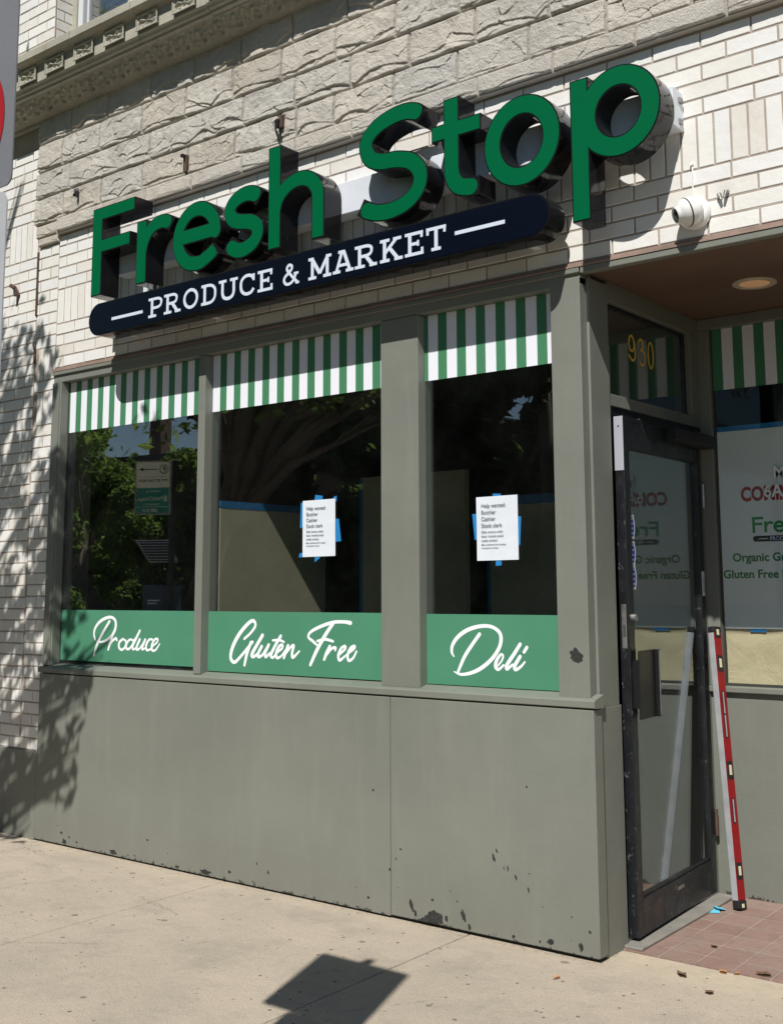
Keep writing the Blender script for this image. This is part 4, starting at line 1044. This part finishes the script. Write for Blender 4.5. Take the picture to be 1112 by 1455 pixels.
# ================================================================== SMALL THINGS
# spirit level
bt, tp = Vector((-2.112, .985, .012)), Vector((-2.247, 1.142, 1.262))
ax = (tp - bt).normalized(); rn = Vector((.95, -.31, 0)); rn = (rn - ax * rn.dot(ax)).normalized(); sn = ax.cross(rn)
if sn.y > 0: sn = -sn
# local x = across red face (towards silver normal), y = red normal, z = along
LM = Matrix(((sn.x, rn.x, ax.x, bt.x), (sn.y, rn.y, ax.y, bt.y), (sn.z, rn.z, ax.z, bt.z), (0, 0, 0, 1)))
def lbox(mb, a0, a1, b0, b1, c0, c1, m, ch=0):
    t = MB(); t.box(a0, a1, b0, b1, c0, c1, m, ch); mb.add([LM @ Vector(p) for p in t.v], t.f, m)
LV = MB(); Ln = (tp - bt).length
lbox(LV, -.026, .026, -.016, .016, .035, Ln - .03, M['level_red'], .002)
o = LV.build('spirit_level', loc=tuple(bt)); tag(o, 'long red and silver spirit level leaning in the corner beside the open door', 'spirit level')
q = MB(); lbox(q, .0262, .0285, -.0165, .0165, .035, Ln - .03, M['level_silver'], .0008);  q.build('rail', o)
q = MB(); lbox(q, -.0285, .0285, -.018, .018, 0, .034, M['rubber'], .004); q.build('end_cap', o)
q = MB(); lbox(q, -.0285, .0285, -.018, .018, Ln - .029, Ln, M['rubber'], .004); q.build('end_cap', o)
for c, h in ((Ln - .028, .05), (Ln - .175, .075), (.16, .07), (.60, .08), (.012, .03)):
    q = MB(); lbox(q, -.019, .019, .0165, .0190, c - h / 2, c + h / 2, M['rubber'], .0009); lbox(q, -.008, .008, .0192, .0215, c - h * .28, c + h * .28, M['vial'], .001); q.build('vial', o)
for c in (Ln - .36, .42, .80):
    q = MB(); lbox(q, -.009, .009, .0163, .0172, c - .055, c + .055, M['rubber'], .0005); lbox(q, -.004, .003, .0174, .0180, c - .05, c + .05, M['level_silver']); q.build('hand_slot', o)

# security camera
CB = Vector((-1.762, 0, 2.935))
cam_root = empty('security_camera', tuple(CB), 'white dome security camera on the brick above the entry', 'camera')
look = Vector((-.62, -.60, -.28)).normalized()
mt = Matrix.Translation(CB) @ Vector((0, -1, 0)).to_track_quat('Z', 'Y').to_matrix().to_4x4()
q = MB(); q.lathe([(.0, 0.001), (.066, .001), (.068, .012), (.066, .020), (.060, .030), (.052, .034), (.0, .035)], mt, M['camera_white'], 48); q.build('mount', cam_root, smooth=True)
cc = CB + Vector((-.004, -.058, -.004)); mt = Matrix.Translation(cc) @ look.to_track_quat('Z', 'Y').to_matrix().to_4x4()
q = MB(); prof = [(0, -.058)] + [(.058 * math.sin(R(a)), -.058 * math.cos(R(a))) for a in range(8, 146, 6)] + [(.033, .050), (.032, .058), (.029, .060), (.027, .053)]
q.lathe(prof, mt, M['camera_white'], 40); q.build('housing', cam_root, smooth=True)
q = MB(); q.lathe([(.0575, .006), (.0588, .008), (.0588, .0105), (.0575, .0125)], mt, M['seam'], 40); q.build('seam_ring', cam_root, smooth=True)
q = MB(); q.lathe([(.027, .053), (.018, .056), (.008, .060), (0, .0605)], mt, M['lens'], 32); q.build('lens', cam_root, smooth=True)
q = MB(); q.tube([(-1.766, -.006, 2.99), (-1.768, -.005, 3.05), (-1.765, -.006, 3.10), (-1.768, -.004, 3.142)], .0035, M['camera_white'], 8)
q.tube([(-1.768, -.003, 3.142), (-1.768, -.012, 3.144)], .007, M['camera_white'], 10); q.build('cable', cam_root)

# old fixings in the wall
def fixing(name, label, cat, loc, build):
    q = MB(); build(q, loc); tag(q.build(name, loc=loc), label, cat)
def strap(q, l):
    x, y, z = l
    q.box(x - .018, x + .018, y - .004, y + .02, z - .02, z + .05, M['rust'], .002)
    q.tube([(x - .004, y - .01, z + .03), (x + .004, y - .035, z + .005), (x + .002, y - .03, z - .045), (x + .010, y - .012, z - .10)], [.006, .008, .007, .004], M['darkmetal'], 8)
    q.tube([(x + .004, y - .012, z + .03), (x - .008, y - .04, z - .0), (x + .006, y - .028, z - .05)], [.005, .007, .006], M['steel'], 8)
fixing('iron_hook', 'twisted iron hook hanging from the stone above the letter h', 'hook', (-4.045, -.05, 3.90), strap)
def brk(q, l):
    x, y, z = l; q.box(x - .012, x + .016, y - .006, y + .03, z - .07, z + .03, M['rust'], .002); q.box(x - .010, x + .010, y - .03, y, z + .012, z + .03, M['darkmetal'], .002)
fixing('iron_bracket', 'rusty flat iron bracket let into the stone above the letters r and e', 'bracket', (-4.80, -.045, 3.885), brk)
def bolt(q, l):
    x, y, z = l; q.box(x - .022, x + .01, y - .012, y + .03, z - .004, z + .02, M['steel'], .003); q.tube([(x, y, z), (x + .016, y - .03, z - .035)], .011, M['darkmetal'], 8)
fixing('wall_bolt', 'small dark bolt on the left end of the stone band', 'bolt', (-5.82, -.04, 3.93), bolt)
def rb(q, l):
    x, y, z = l; q.tube([(x - .03, y + .01, z), (x - .01, y - .03, z + .004), (x + .02, y - .02, z - .015)], .014, M['rust'], 8); q.tube([(x + .02, y - .02, z - .01), (x + .035, y - .004, z - .06), (x + .01, y + .004, z - .13)], [.009, .012, .006], M['rust'], 8)
fixing('rusty_anchor', 'rusty iron anchor sticking out of the far left brick pier', 'anchor', (-6.50, -.004, 3.44), rb)
def strip(q, l):
    x, y, z = l; q.box(x - .010, x + .008, y - .008, y + .012, z, z + .42, M['rust'], .002)
fixing('rusty_strip', 'tall narrow rusty iron strip on the brick left of the sign', 'strip', (-6.262, 0, 3.21), strip)
def strip2(q, l):
    x, y, z = l; q.box(x - .008, x + .008, y - .008, y + .012, z, z + .11, M['rust'], .002); q.tube([(x - .03, y + .004, z + .13), (x, y - .01, z + .09)], .006, M['rust'], 6)
fixing('rusty_strip', 'short rusty iron stub on the brick pier below the taller strip', 'strip', (-6.262, 0, 2.90), strip2)
def tabs(q, l):
    x, y, z = l
    q.tube([(x - .025, y + .004, z + .008), (x - .022, y - .012, z + .006), (x - .010, y - .018, z - .02)], [.010, .009, .005], M['steel'], 8)
    q.tube([(x + .008, y + .004, z + .014), (x + .008, y - .014, z + .010), (x + .002, y - .02, z - .015)], [.010, .009, .005], M['steel'], 8)
fixing('wire_clip', 'pair of small grey metal clips on the brick right of the camera', 'clip', (-1.635, -.001, 2.985), tabs)

# litter
def flake(name, label, cat, x, y, s, ang, m, asp=.45, z=.002):
    q = MB(); n = 10; vs = []
    for i in range(n):
        a = 2 * math.pi * i / n; rr_ = s * random.uniform(.75, 1.1); u, v = rr_ * math.cos(a), rr_ * asp * math.sin(a)
        vs.append((x + u * math.cos(ang) - v * math.sin(ang), y + u * math.sin(ang) + v * math.cos(ang), z + .004 + .25 * s * abs(math.sin(a * 1.5))))
    vs.append((x, y, z + .003)); q.add(vs, [(i, (i + 1) % n, n) for i in range(n)], m)
    lo = [(a, b, z + .0005) for a, b, c in vs]; q.add(lo, [(n, (i + 1) % n, i) for i in range(n)], m)
    tag(q.build(name, loc=(x, y, z)), label, cat)
q = MB(); q.obox(Matrix.Translation((-2.206, .90, .010)) @ Matrix.Rotation(.5, 4, 'Z') @ Matrix.Rotation(.08, 4, 'X'), .055, .075, .0012, M['blue_scrap']); q.obox(Matrix.Translation((-2.185, .925, .016)) @ Matrix.Rotation(.9, 4, 'Z') @ Matrix.Rotation(.25, 4, 'Y'), .05, .04, .0012, M['blue_scrap'])
tag(q.build('paper_scrap', loc=(-2.206, .9, .0)), 'small torn blue paper scrap on the tiles by the door', 'scrap')
flake('dry_leaf', 'curled brown leaf on the pavement just outside the tiled entry', 'leaf', -1.965, .045, .030, -.5, M['leaf_dry'])
flake('dry_leaf', 'dark brown leaf nearest the bottom right of the pavement', 'leaf', -1.803, -.072, .018, .1, M['leaf_dry'], .7)
flake('dry_leaf', 'orange leaf lying on the edge of the red tiles', 'leaf', -1.85, .165, .020, -.2, M['leaf_orange'], .6)
flake('dry_leaf', 'dark leaf by the right edge of the photo where tiles meet pavement', 'leaf', -1.71, .215, .028, .2, M['leaf_dry'], .6, .005)
flake('dry_leaf', 'small dark leaf alone in the middle of the red tiles', 'leaf', -1.995, .42, .018, -.2, M['leaf_dry'], .5, .005)
flake('dry_leaf', 'small reddish brown leaf on the pavement below the bulkhead corner', 'leaf', -2.33, -.26, .018, 1.2, M['leaf_orange'], .4)
flake('dry_leaf', 'tiny orange leaf right of the other orange one on the tile edge', 'leaf', -1.80, .175, .012, .3, M['leaf_orange'], .6)

# ================================================================== STREET FURNITURE
np_ = empty('no_parking_sign', (-2.17, -2.86, 0), 'grey street sign with a red ring cut off by the left edge of the photo', 'sign')
q = MB(); q.tube([(-2.17, -2.86, -.1), (-2.17, -2.86, 2.92)], .025, M['steel'], 12); q.build('pole', np_)
def rplate(x0, x1, z0, z1, y, th, m, r_=.03):
    pts = []
    for cx, cz, a0 in ((x1 - r_, z1 - r_, 0), (x0 + r_, z1 - r_, 90), (x0 + r_, z0 + r_, 180), (x1 - r_, z0 + r_, 270)):
        for i in range(7): a = R(a0 + 15 * i); pts.append((cx + r_ * math.cos(a), cz + r_ * math.sin(a)))
    q = MB(); q.prism(pts, y, y + th, m); return q
q = rplate(-2.385, -1.935, 2.262, 2.93, -2.902, .003, M['sign_grey'], .02)
ring = MB(); 
pts = [(math.cos(2 * math.pi * i / 48), math.sin(2 * math.pi * i / 48)) for i in range(48)]
v = [(-2.112 + .145 * a, -2.9035, 2.415 + .145 * b) for a, b in pts] + [(-2.112 + .110 * a, -2.9035, 2.415 + .110 * b) for a, b in pts]
q.add(v, [(i, (i + 1) % 48, 48 + (i + 1) % 48, 48 + i) for i in range(48)], M['sign_red'])
q.build('sign_plate', np_)
q = rplate(-2.255, -1.950, 1.80, 2.255, -2.90, .003, M['sign_pale']); q.build('lower_plate', np_)

pk = empty('parking_sign', (-7.59, -2.10, 0), 'pay parking sign on a dark post, seen mirrored in the left window', 'sign')
q = MB(); q.box(-7.60, -7.56, -2.155, -2.115, -.1, 2.56, M['darkmetal'], .004); q.build('pole', pk)
# plate: reads from the shop side; local x runs to the reader's right
a_, b_ = Vector((-7.500, -2.045, 0)), Vector((-7.760, -1.865, 0)); ex = (b_ - a_).normalized(); ny = Vector((ex.y, -ex.x, 0))
if ny.y < 0: ny = -ny
PM = Matrix(((ex.x, -ny.x, 0, a_.x), (ex.y, -ny.y, 0, a_.y), (0, 0, 1, 2.09), (0, 0, 0, 1)))
q = MB()
def pplate(x0, x1, z0, z1, y0, m):
    t = rplate(x0, x1, z0, z1, y0, .0008, m, .015); q.add([PM @ Vector(p) for p in t.v], t.f, m)
def ptx(s, x, z, size, m, bold=.0005, xs=1, al='LEFT'):
    v, f_ = text_mesh(s, size, bold, al, xs); q.add([PM @ Vector((p[0] + x, -.0044, p[2] + z)) for p in v], f_, m)
pplate(0, .305, 0, .457, 0, M['sign_beige']); pplate(.004, .301, .004, .453, -.001, M['sign_black']); pplate(.010, .295, .010, .447, -.002, M['sign_beige'])
t = MB(); t.box(.012, .293, -.0034, -.0029, .012, .225, M['sign_green']); q.add([PM @ Vector(p) for p in t.v], t.f, M['sign_green'])
t = MB()
v = [(.065 + .042 * a, -.004, .385 + .042 * b) for a, b in pts] + [(.065 + .034 * a, -.004, .385 + .034 * b) for a, b in pts]
t.add(v, [(i, (i + 1) % 48, 48 + (i + 1) % 48, 48 + i) for i in range(48)], M['sign_black'])
t.add([(.125, -.004, .381), (.24, -.004, .381), (.24, -.004, .389), (.125, -.004, .389)], [(0, 1, 2, 3)], M['sign_black'])
t.add([(.235, -.004, .368), (.275, -.004, .385), (.235, -.004, .402)], [(0, 1, 2)], M['sign_black'])
t.add([(.03, -.004, .320), (.275, -.004, .320), (.275, -.004, .322), (.03, -.004, .322)], [(0, 1, 2, 3)], M['sign_black'])
t.add([(.014, -.004, .062), (.291, -.004, .062), (.291, -.004, .065), (.014, -.004, .065)], [(0, 1, 2, 3)], M['sign_beige'])
for k_, (a, b) in enumerate(((.030, .112), (.038, .112), (.046, .112))): t.add([(a, -.004, .105), (a + .006, -.004, .105), (a + .006, -.004, .155), (a, -.004, .155)], [(0, 1, 2, 3)], M['sign_beige'])
base_i = len(q.v); 
for fc, mi in zip(t.f, t.m): q.add([PM @ Vector(t.v[i]) for i in fc], [tuple(range(len(fc)))], t.mats[mi])
ptx('P', .046, .363, .062, M['sign_black'], .002); ptx('PAY AT PAY BOX', .152, .277, .034, M['sign_black'], .0006, .95, 'CENTER')
ptx('PASSPORT OR', .152, .188, .018, M['sign_beige'], .0002, 1, 'CENTER'); ptx('ParkChicago', .060, .117, .046, M['sign_beige'], .0003, .95)
ptx('USE MOBILE APP', .152, .078, .018, M['sign_beige'], .0002, 1, 'CENTER'); ptx('609 214', .11, .022, .036, M['sign_beige'], .001)
q.build('sign_plate', pk)

pv = empty('pay_station', (-8.02, -2.36, 0), 'dark parking pay station with a tilted solar panel, seen mirrored in the left window', 'pay station')
c4 = [Vector(p) for p in ((-8.14, -2.19, 1.895), (-7.90, -2.37, 1.89), (-7.86, -2.44, 1.70), (-8.05, -2.29, 1.70))]
nn = (c4[1] - c4[0]).cross(c4[3] - c4[0]).normalized() * .012
q = MB(); q.add([p for p in c4] + [p - nn for p in c4], [(0, 1, 2, 3), (7, 6, 5, 4), (0, 4, 5, 1), (1, 5, 6, 2), (2, 6, 7, 3), (3, 7, 4, 0)], M['pv'])
for s_ in (1, -1):
    off = nn * (.12 if s_ > 0 else -1.12)
    def PT(u, v): return c4[0].lerp(c4[1], u).lerp(c4[3].lerp(c4[2], u), v) + off
    for i in range(9):
        v = i / 8; w2 = .035 if i in (0, 8) else .012
        q.add([PT(0, max(0, v - w2)), PT(1, max(0, v - w2)), PT(1, min(1, v + w2)), PT(0, min(1, v + w2))], [(0, 1, 2, 3)], M['frame_white'])
    for u in (0.0, .97): q.add([PT(u, .035), PT(u + .03, .035), PT(u + .03, .95), PT(u, .95)], [(0, 1, 2, 3)], M['frame_white'])
q.build('solar_panel', pv)
q = MB(); q.box(-8.16, -7.88, -2.52, -2.30, .10, 1.50, M['paybox'], .012); q.box(-8.13, -7.91, -2.300, -2.296, .95, 1.28, M['blue_glass']); q.box(-8.08, -7.92, -2.2995, -2.295, 1.36, 1.372, M['decal_white']); q.box(-8.08, -7.95, -2.2995, -2.295, 1.335, 1.345, M['decal_white'])
q.build('cabinet', pv)
q = MB(); q.tube([(-8.02, -2.42, 1.5), (-8.02, -2.36, 1.78)], .02, M['darkmetal'], 10); q.build('post', pv)
q = MB(); q.box(-8.12, -7.92, -2.50, -2.32, -.01, .10, M['darkmetal'], .005); q.build('base', pv)

# ================================================================== TREES
f_, cx_, cy_ = 1595.16, 612.98, 614.14
def camR():
    yaw, pitch, roll = [R(a) for a in (-37.037, 7.796, .4716)]
    cy0, sy = math.cos(yaw), math.sin(yaw); cp, sp = math.cos(pitch), math.sin(pitch); cr, sr = math.cos(roll), math.sin(roll)
    fw = Vector((sy * cp, cy0 * cp, sp)); r_ = Vector((cy0, -sy, 0)); d_ = fw.cross(r_)
    return cr * r_ + sr * d_, -sr * r_ + cr * d_, fw
CR_, CD_, CF_ = camR(); CO = Vector((0, -4.1, 1.47))

def crown_mesh(name, blobs, nleaf, size, m, rnd, elong=1.7, inside=.35, cull=-.12):
    """leaf faces through the volume of the blobs: (centre, radii, share)"""
    vs, fs = [], []; tot = sum(b[2] for b in blobs)
    for c, rad, sh in blobs:
        for _ in range(int(nleaf * sh / tot)):
            d_ = Vector((rnd.gauss(0, 1), rnd.gauss(0, 1), rnd.gauss(0, 1))).normalized() * (rnd.random() ** inside)
            p = Vector((c[0] + d_.x * rad[0], c[1] + d_.y * rad[1], c[2] + d_.z * rad[2]))
            if noise.noise(p * 1.9) + .5 * noise.noise(p * 5.3) < cull: continue
            a = Vector((rnd.gauss(0, 1), rnd.gauss(0, 1), rnd.gauss(0, .7) - .25)).normalized(); b = a.orthogonal().normalized()
            b = (Matrix.Rotation(rnd.random() * 6.28, 3, a) @ b)
            s_ = size * rnd.uniform(.6, 1.25); l_ = s_ * elong * .5; w2 = s_ * .5; n_ = a.cross(b) * s_ * .12
            o_ = len(vs); vs += [p - a * l_, p + b * w2 * .8 + n_, p + a * l_, p - b * w2 * .8 + n_]; fs.append((o_, o_ + 1, o_ + 2, o_ + 3))
    me = bpy.data.meshes.new(name); me.from_pydata(vs, [], fs); me.materials.append(m); me.update(); return me

def tree(name, loc, label, h_tr, blobs, nleaf, size, m, seed, group=None, limbs=7, tr=.14, cat='tree', bend=(0, 0), cull=-.12):
    rnd = random.Random(seed); T = empty(name, loc, label, cat, group)
    q = MB(); L_ = Vector(loc); top = L_ + Vector((bend[0], bend[1], h_tr))
    q.tube([L_ + Vector((0, 0, -.2)), L_ + Vector((bend[0] * .2, bend[1] * .2, h_tr * .35)), L_ + Vector((bend[0] * .6, bend[1] * .6, h_tr * .7)), top], [tr * 1.25, tr, tr * .8, tr * .6], M['bark'], 10)
    for c, rad, sh in blobs:
        e_ = L_ + Vector(c); s0 = L_ + Vector((bend[0] * .7, bend[1] * .7, h_tr * rnd.uniform(.6, .95))); mid = s0.lerp(e_, .5) + Vector((0, 0, .15))
        q.tube([s0, mid, e_], [tr * .45, tr * .28, tr * .08], M['bark'], 7)
        for _ in range(4):
            d_ = Vector((rnd.uniform(-1, 1) * rad[0], rnd.uniform(-1, 1) * rad[1], rnd.uniform(-.8, .8) * rad[2])) * .8
            q.tube([mid.lerp(e_, .6), e_ + d_], [tr * .14, tr * .03], M['bark'], 5)
    q.build('trunk', T, smooth=True)
    me = crown_mesh('crown', [(tuple(L_ + Vector(c)), rad, sh) for c, rad, sh in blobs], nleaf, size, m, rnd, cull=cull)
    o_ = bpy.data.objects.new('crown', me); C.objects.link(o_); o_.parent = T; o_.matrix_parent_inverse = Matrix.Translation(-L_)
    return T

# the street tree whose shade dapples the left of the front: (x on wall, z on wall, radius, distance out)
targets = [(-5.70, .60, .06, 3.0), (-5.62, .88, .06, 2.9), (-5.72, .34, .05, 3.1), (-5.84, .30, .05, 3.0), (-5.93, .78, .10, 3.1), (-5.74, .50, .08, 3.3), (-5.90, .52, .06, 3.3), (-5.95, .40, .10, 3.0), (-5.76, .90, .09, 2.8), (-5.62, 1.06, .10, 2.7), (-5.75, 1.22, .14, 2.9), (-5.45, 1.25, .09, 2.5), (-5.90, 1.45, .17, 3.0), (-5.95, 1.8, .14, 3.1), (-6.05, 2.15, .15, 2.8),
           (-6.2, 2.5, .22, 2.9), (-6.35, 2.85, .20, 2.6), (-6.55, 2.95, .20, 3.0), (-6.4, 2.1, .30, 3.3), (-6.3, 1.6, .28, 2.7), (-6.5, 1.2, .35, 3.2), (-6.3, .9, .28, 2.8), (-6.35, .45, .30, 3.0), (-6.3, .15, .25, 3.1), (-6.22, -.05, .14, 3.0), (-6.9, .6, .5, 3.3), (-6.9, 1.5, .5, 2.8), (-6.9, 2.4, .4, 3.2), (-5.25, 2.47, .055, 2.4), (-5.12, 2.50, .05, 2.3),
           (-7.5, 1.0, .6, 3.0), (-7.5, 2.2, .6, 3.2), (-7.4, 3.1, .4, 3.1), (-7.9, 3.2, .7, 2.9), (-8.6, 2.2, .9, 3.1), (-9.2, 3.2, .9, 3.2), (-9.3, 1.3, .9, 2.9), (-6.55, 4.95, .07, 2.4), (-6.5, 4.15, .06, 2.4)]
TL = Vector((-8.25, -2.75, 0)); bl = []
for x, z, r_, t in targets:
    t *= .72
    c = Vector((x + .37 * t, -t, z + 1.245 * t)) - TL
    bl.append((tuple(c), (r_ * 1.15, r_ * 1.5, r_ * 1.5), r_ ** 2 * (2.0 if -6.15 < x and z < 2.3 else 1.15)))
tree('street_tree', tuple(TL), 'feathery street tree overhanging the pavement, its shade dappling the left brick pier', 3.2, bl, 11500, .075, M['leaf'], 3, tr=.13, bend=(.8, -.3), cull=-.04)

def grove(spots, label_of, size0, nleaf, m, group, cull=-.12):
    for i, (x, y, h, rx, low) in enumerate(spots):
        rnd = random.Random(50 + i + int(abs(x) * 10)); b_ = []
        for k_ in range(9):
            a = rnd.random() * 6.28; rr_ = rnd.uniform(.2, .75) * rx; zz = low + (h - low) * (k_ + .5) / 9
            s_ = rx * rnd.uniform(.38, .6) * (1 - .35 * k_ / 9)
            b_.append(((rr_ * math.cos(a) * (1 - .4 * k_ / 9), rr_ * math.sin(a) * (1 - .4 * k_ / 9), zz), (s_, s_, s_ * .8), s_ ** 2))
        tree('garden_tree', (x, y, 0), label_of(i), h * .55, b_, nleaf, size0, m, 80 + i, group, tr=.12, cull=cull)
names = ['tallest dark tree standing behind the row, mirrored at the top of the right window', 'dark bushy tree across the street mirrored in the recessed entry window', 'low bushy tree across the street furthest right in the window reflections', 'dark bushy tree mirrored in the right window above the help wanted sheet', 'tall dark tree mirrored between the middle and right windows', 'tall dark tree mirrored in the upper half of the middle window', 'broad dark tree mirrored at the left of the middle window', 'unused']
grove([(-10.0, -13.0, 11.0, 3.6, 1.0), (-2.4, -9.2, 7.6, 2.4, .4), (-5.2, -9.0, 8.0, 2.6, .4), (-8.0, -9.0, 8.6, 2.7, .5), (-10.8, -9.6, 8.8, 2.7, .5), (-12.6, -8.8, 7.0, 2.2, .6)], lambda i: names[i], .20, 13000, M['leaf2'], 'dark trees across the street', -.6)
names2 = ['green tree mirrored at the right side of the middle window', 'green tree mirrored at the left side of the middle window', 'low green tree mirrored along the right edge of the left window', 'low green bush mirrored right behind the parking sign', 'taller green tree mirrored at the far left of the left window']
grove([(-13.8, -11.6, 6.6, 1.7, .3), (-15.8, -11.8, 5.8, 1.6, .3), (-17.6, -11.0, 4.1, 1.5, .1), (-19.4, -11.3, 3.9, 1.6, .1), (-22.0, -11.6, 5.5, 2.1, .1)], lambda i: names2[i], .10, 21000, M['leaf'], 'green trees across the street', -.3)

hb = empty('brick_house', (-30, -22, 0), 'dark brown brick house with a chimney far across the street, mirrored in the left window', 'house')
q = MB(); q.box(-44, -18, -30, -22, 0, 6.0, M['redbrick']); q.build('wall', hb)
q = MB(); q.box(-44.4, -17.6, -30.4, -21.6, 6.0, 6.25, M['roofing']); ro = q.build('roof', hb)
q = MB(); q.box(-34.0, -33.45, -23.6, -23.1, 6.25, 8.3, M['redbrick']); q.box(-34.08, -33.37, -23.68, -23.02, 8.3, 8.45, M['roofing']); q.build('chimney', ro)
for x in (-41, -37.5, -34, -30.2, -26.5, -22.5):
    q = MB(); q.box(x, x + 1.3, -22.02, -21.95, 4.0, 5.6, M['frame_white']); wo = q.build('window', hb)
    q = MB(); q.box(x + .1, x + 1.2, -21.96, -21.93, 4.1, 5.5, M['blue_glass']); q.build('pane', wo)

# ================================================================== LIGHT, SKY, CAMERA
wd = bpy.data.worlds.new('World'); SC.world = wd; wd.use_nodes = True; nt = wd.node_tree
sky = nt.nodes.new('ShaderNodeTexSky'); sky.sky_type = 'NISHITA'; sky.sun_disc = False
dv = -SUN.normalized(); sky.sun_elevation = math.asin(dv.z); sky.sun_rotation = math.atan2(dv.x, dv.y)
sky.air_density = 1.0; sky.dust_density = .05; sky.ozone_density = 1.8
nt.links.new(sky.outputs[0], nt.nodes['Background'].inputs[0]); nt.nodes['Background'].inputs[1].default_value = .060
su = bpy.data.lights.new('sun', 'SUN'); su.energy = 5.0; su.angle = R(.53); su.color = (1, .965, .905)
so_ = bpy.data.objects.new('sun', su); C.objects.link(so_); so_.rotation_euler = SUN.to_track_quat('-Z', 'Y').to_euler()

cd = bpy.data.cameras.new('camera'); co = bpy.data.objects.new('camera', cd); C.objects.link(co); SC.camera = co
cd.sensor_fit = 'VERTICAL'; cd.sensor_height = 36; cd.sensor_width = 36 * 1112 / 1455; cd.lens = f_ / 1455 * 36
cd.shift_x = -(cx_ - 556) / 1455; cd.shift_y = (cy_ - 727.5) / 1455
cd.clip_start = .05; cd.clip_end = 500
co.matrix_world = Matrix(((CR_.x, -CD_.x, -CF_.x, CO.x), (CR_.y, -CD_.y, -CF_.y, CO.y), (CR_.z, -CD_.z, -CF_.z, CO.z), (0, 0, 0, 1)))
SC.view_settings.view_transform = 'Standard'; SC.view_settings.look = 'None'; SC.view_settings.exposure = .08; SC.view_settings.gamma = 1
SC.cycles.max_bounces = 10; SC.cycles.transparent_max_bounces = 16; SC.cycles.diffuse_bounces = 4; SC.cycles.glossy_bounces = 5
SC.cycles.caustics_reflective = False; SC.cycles.sample_clamp_indirect = 6
SC.cycles.use_denoising = True
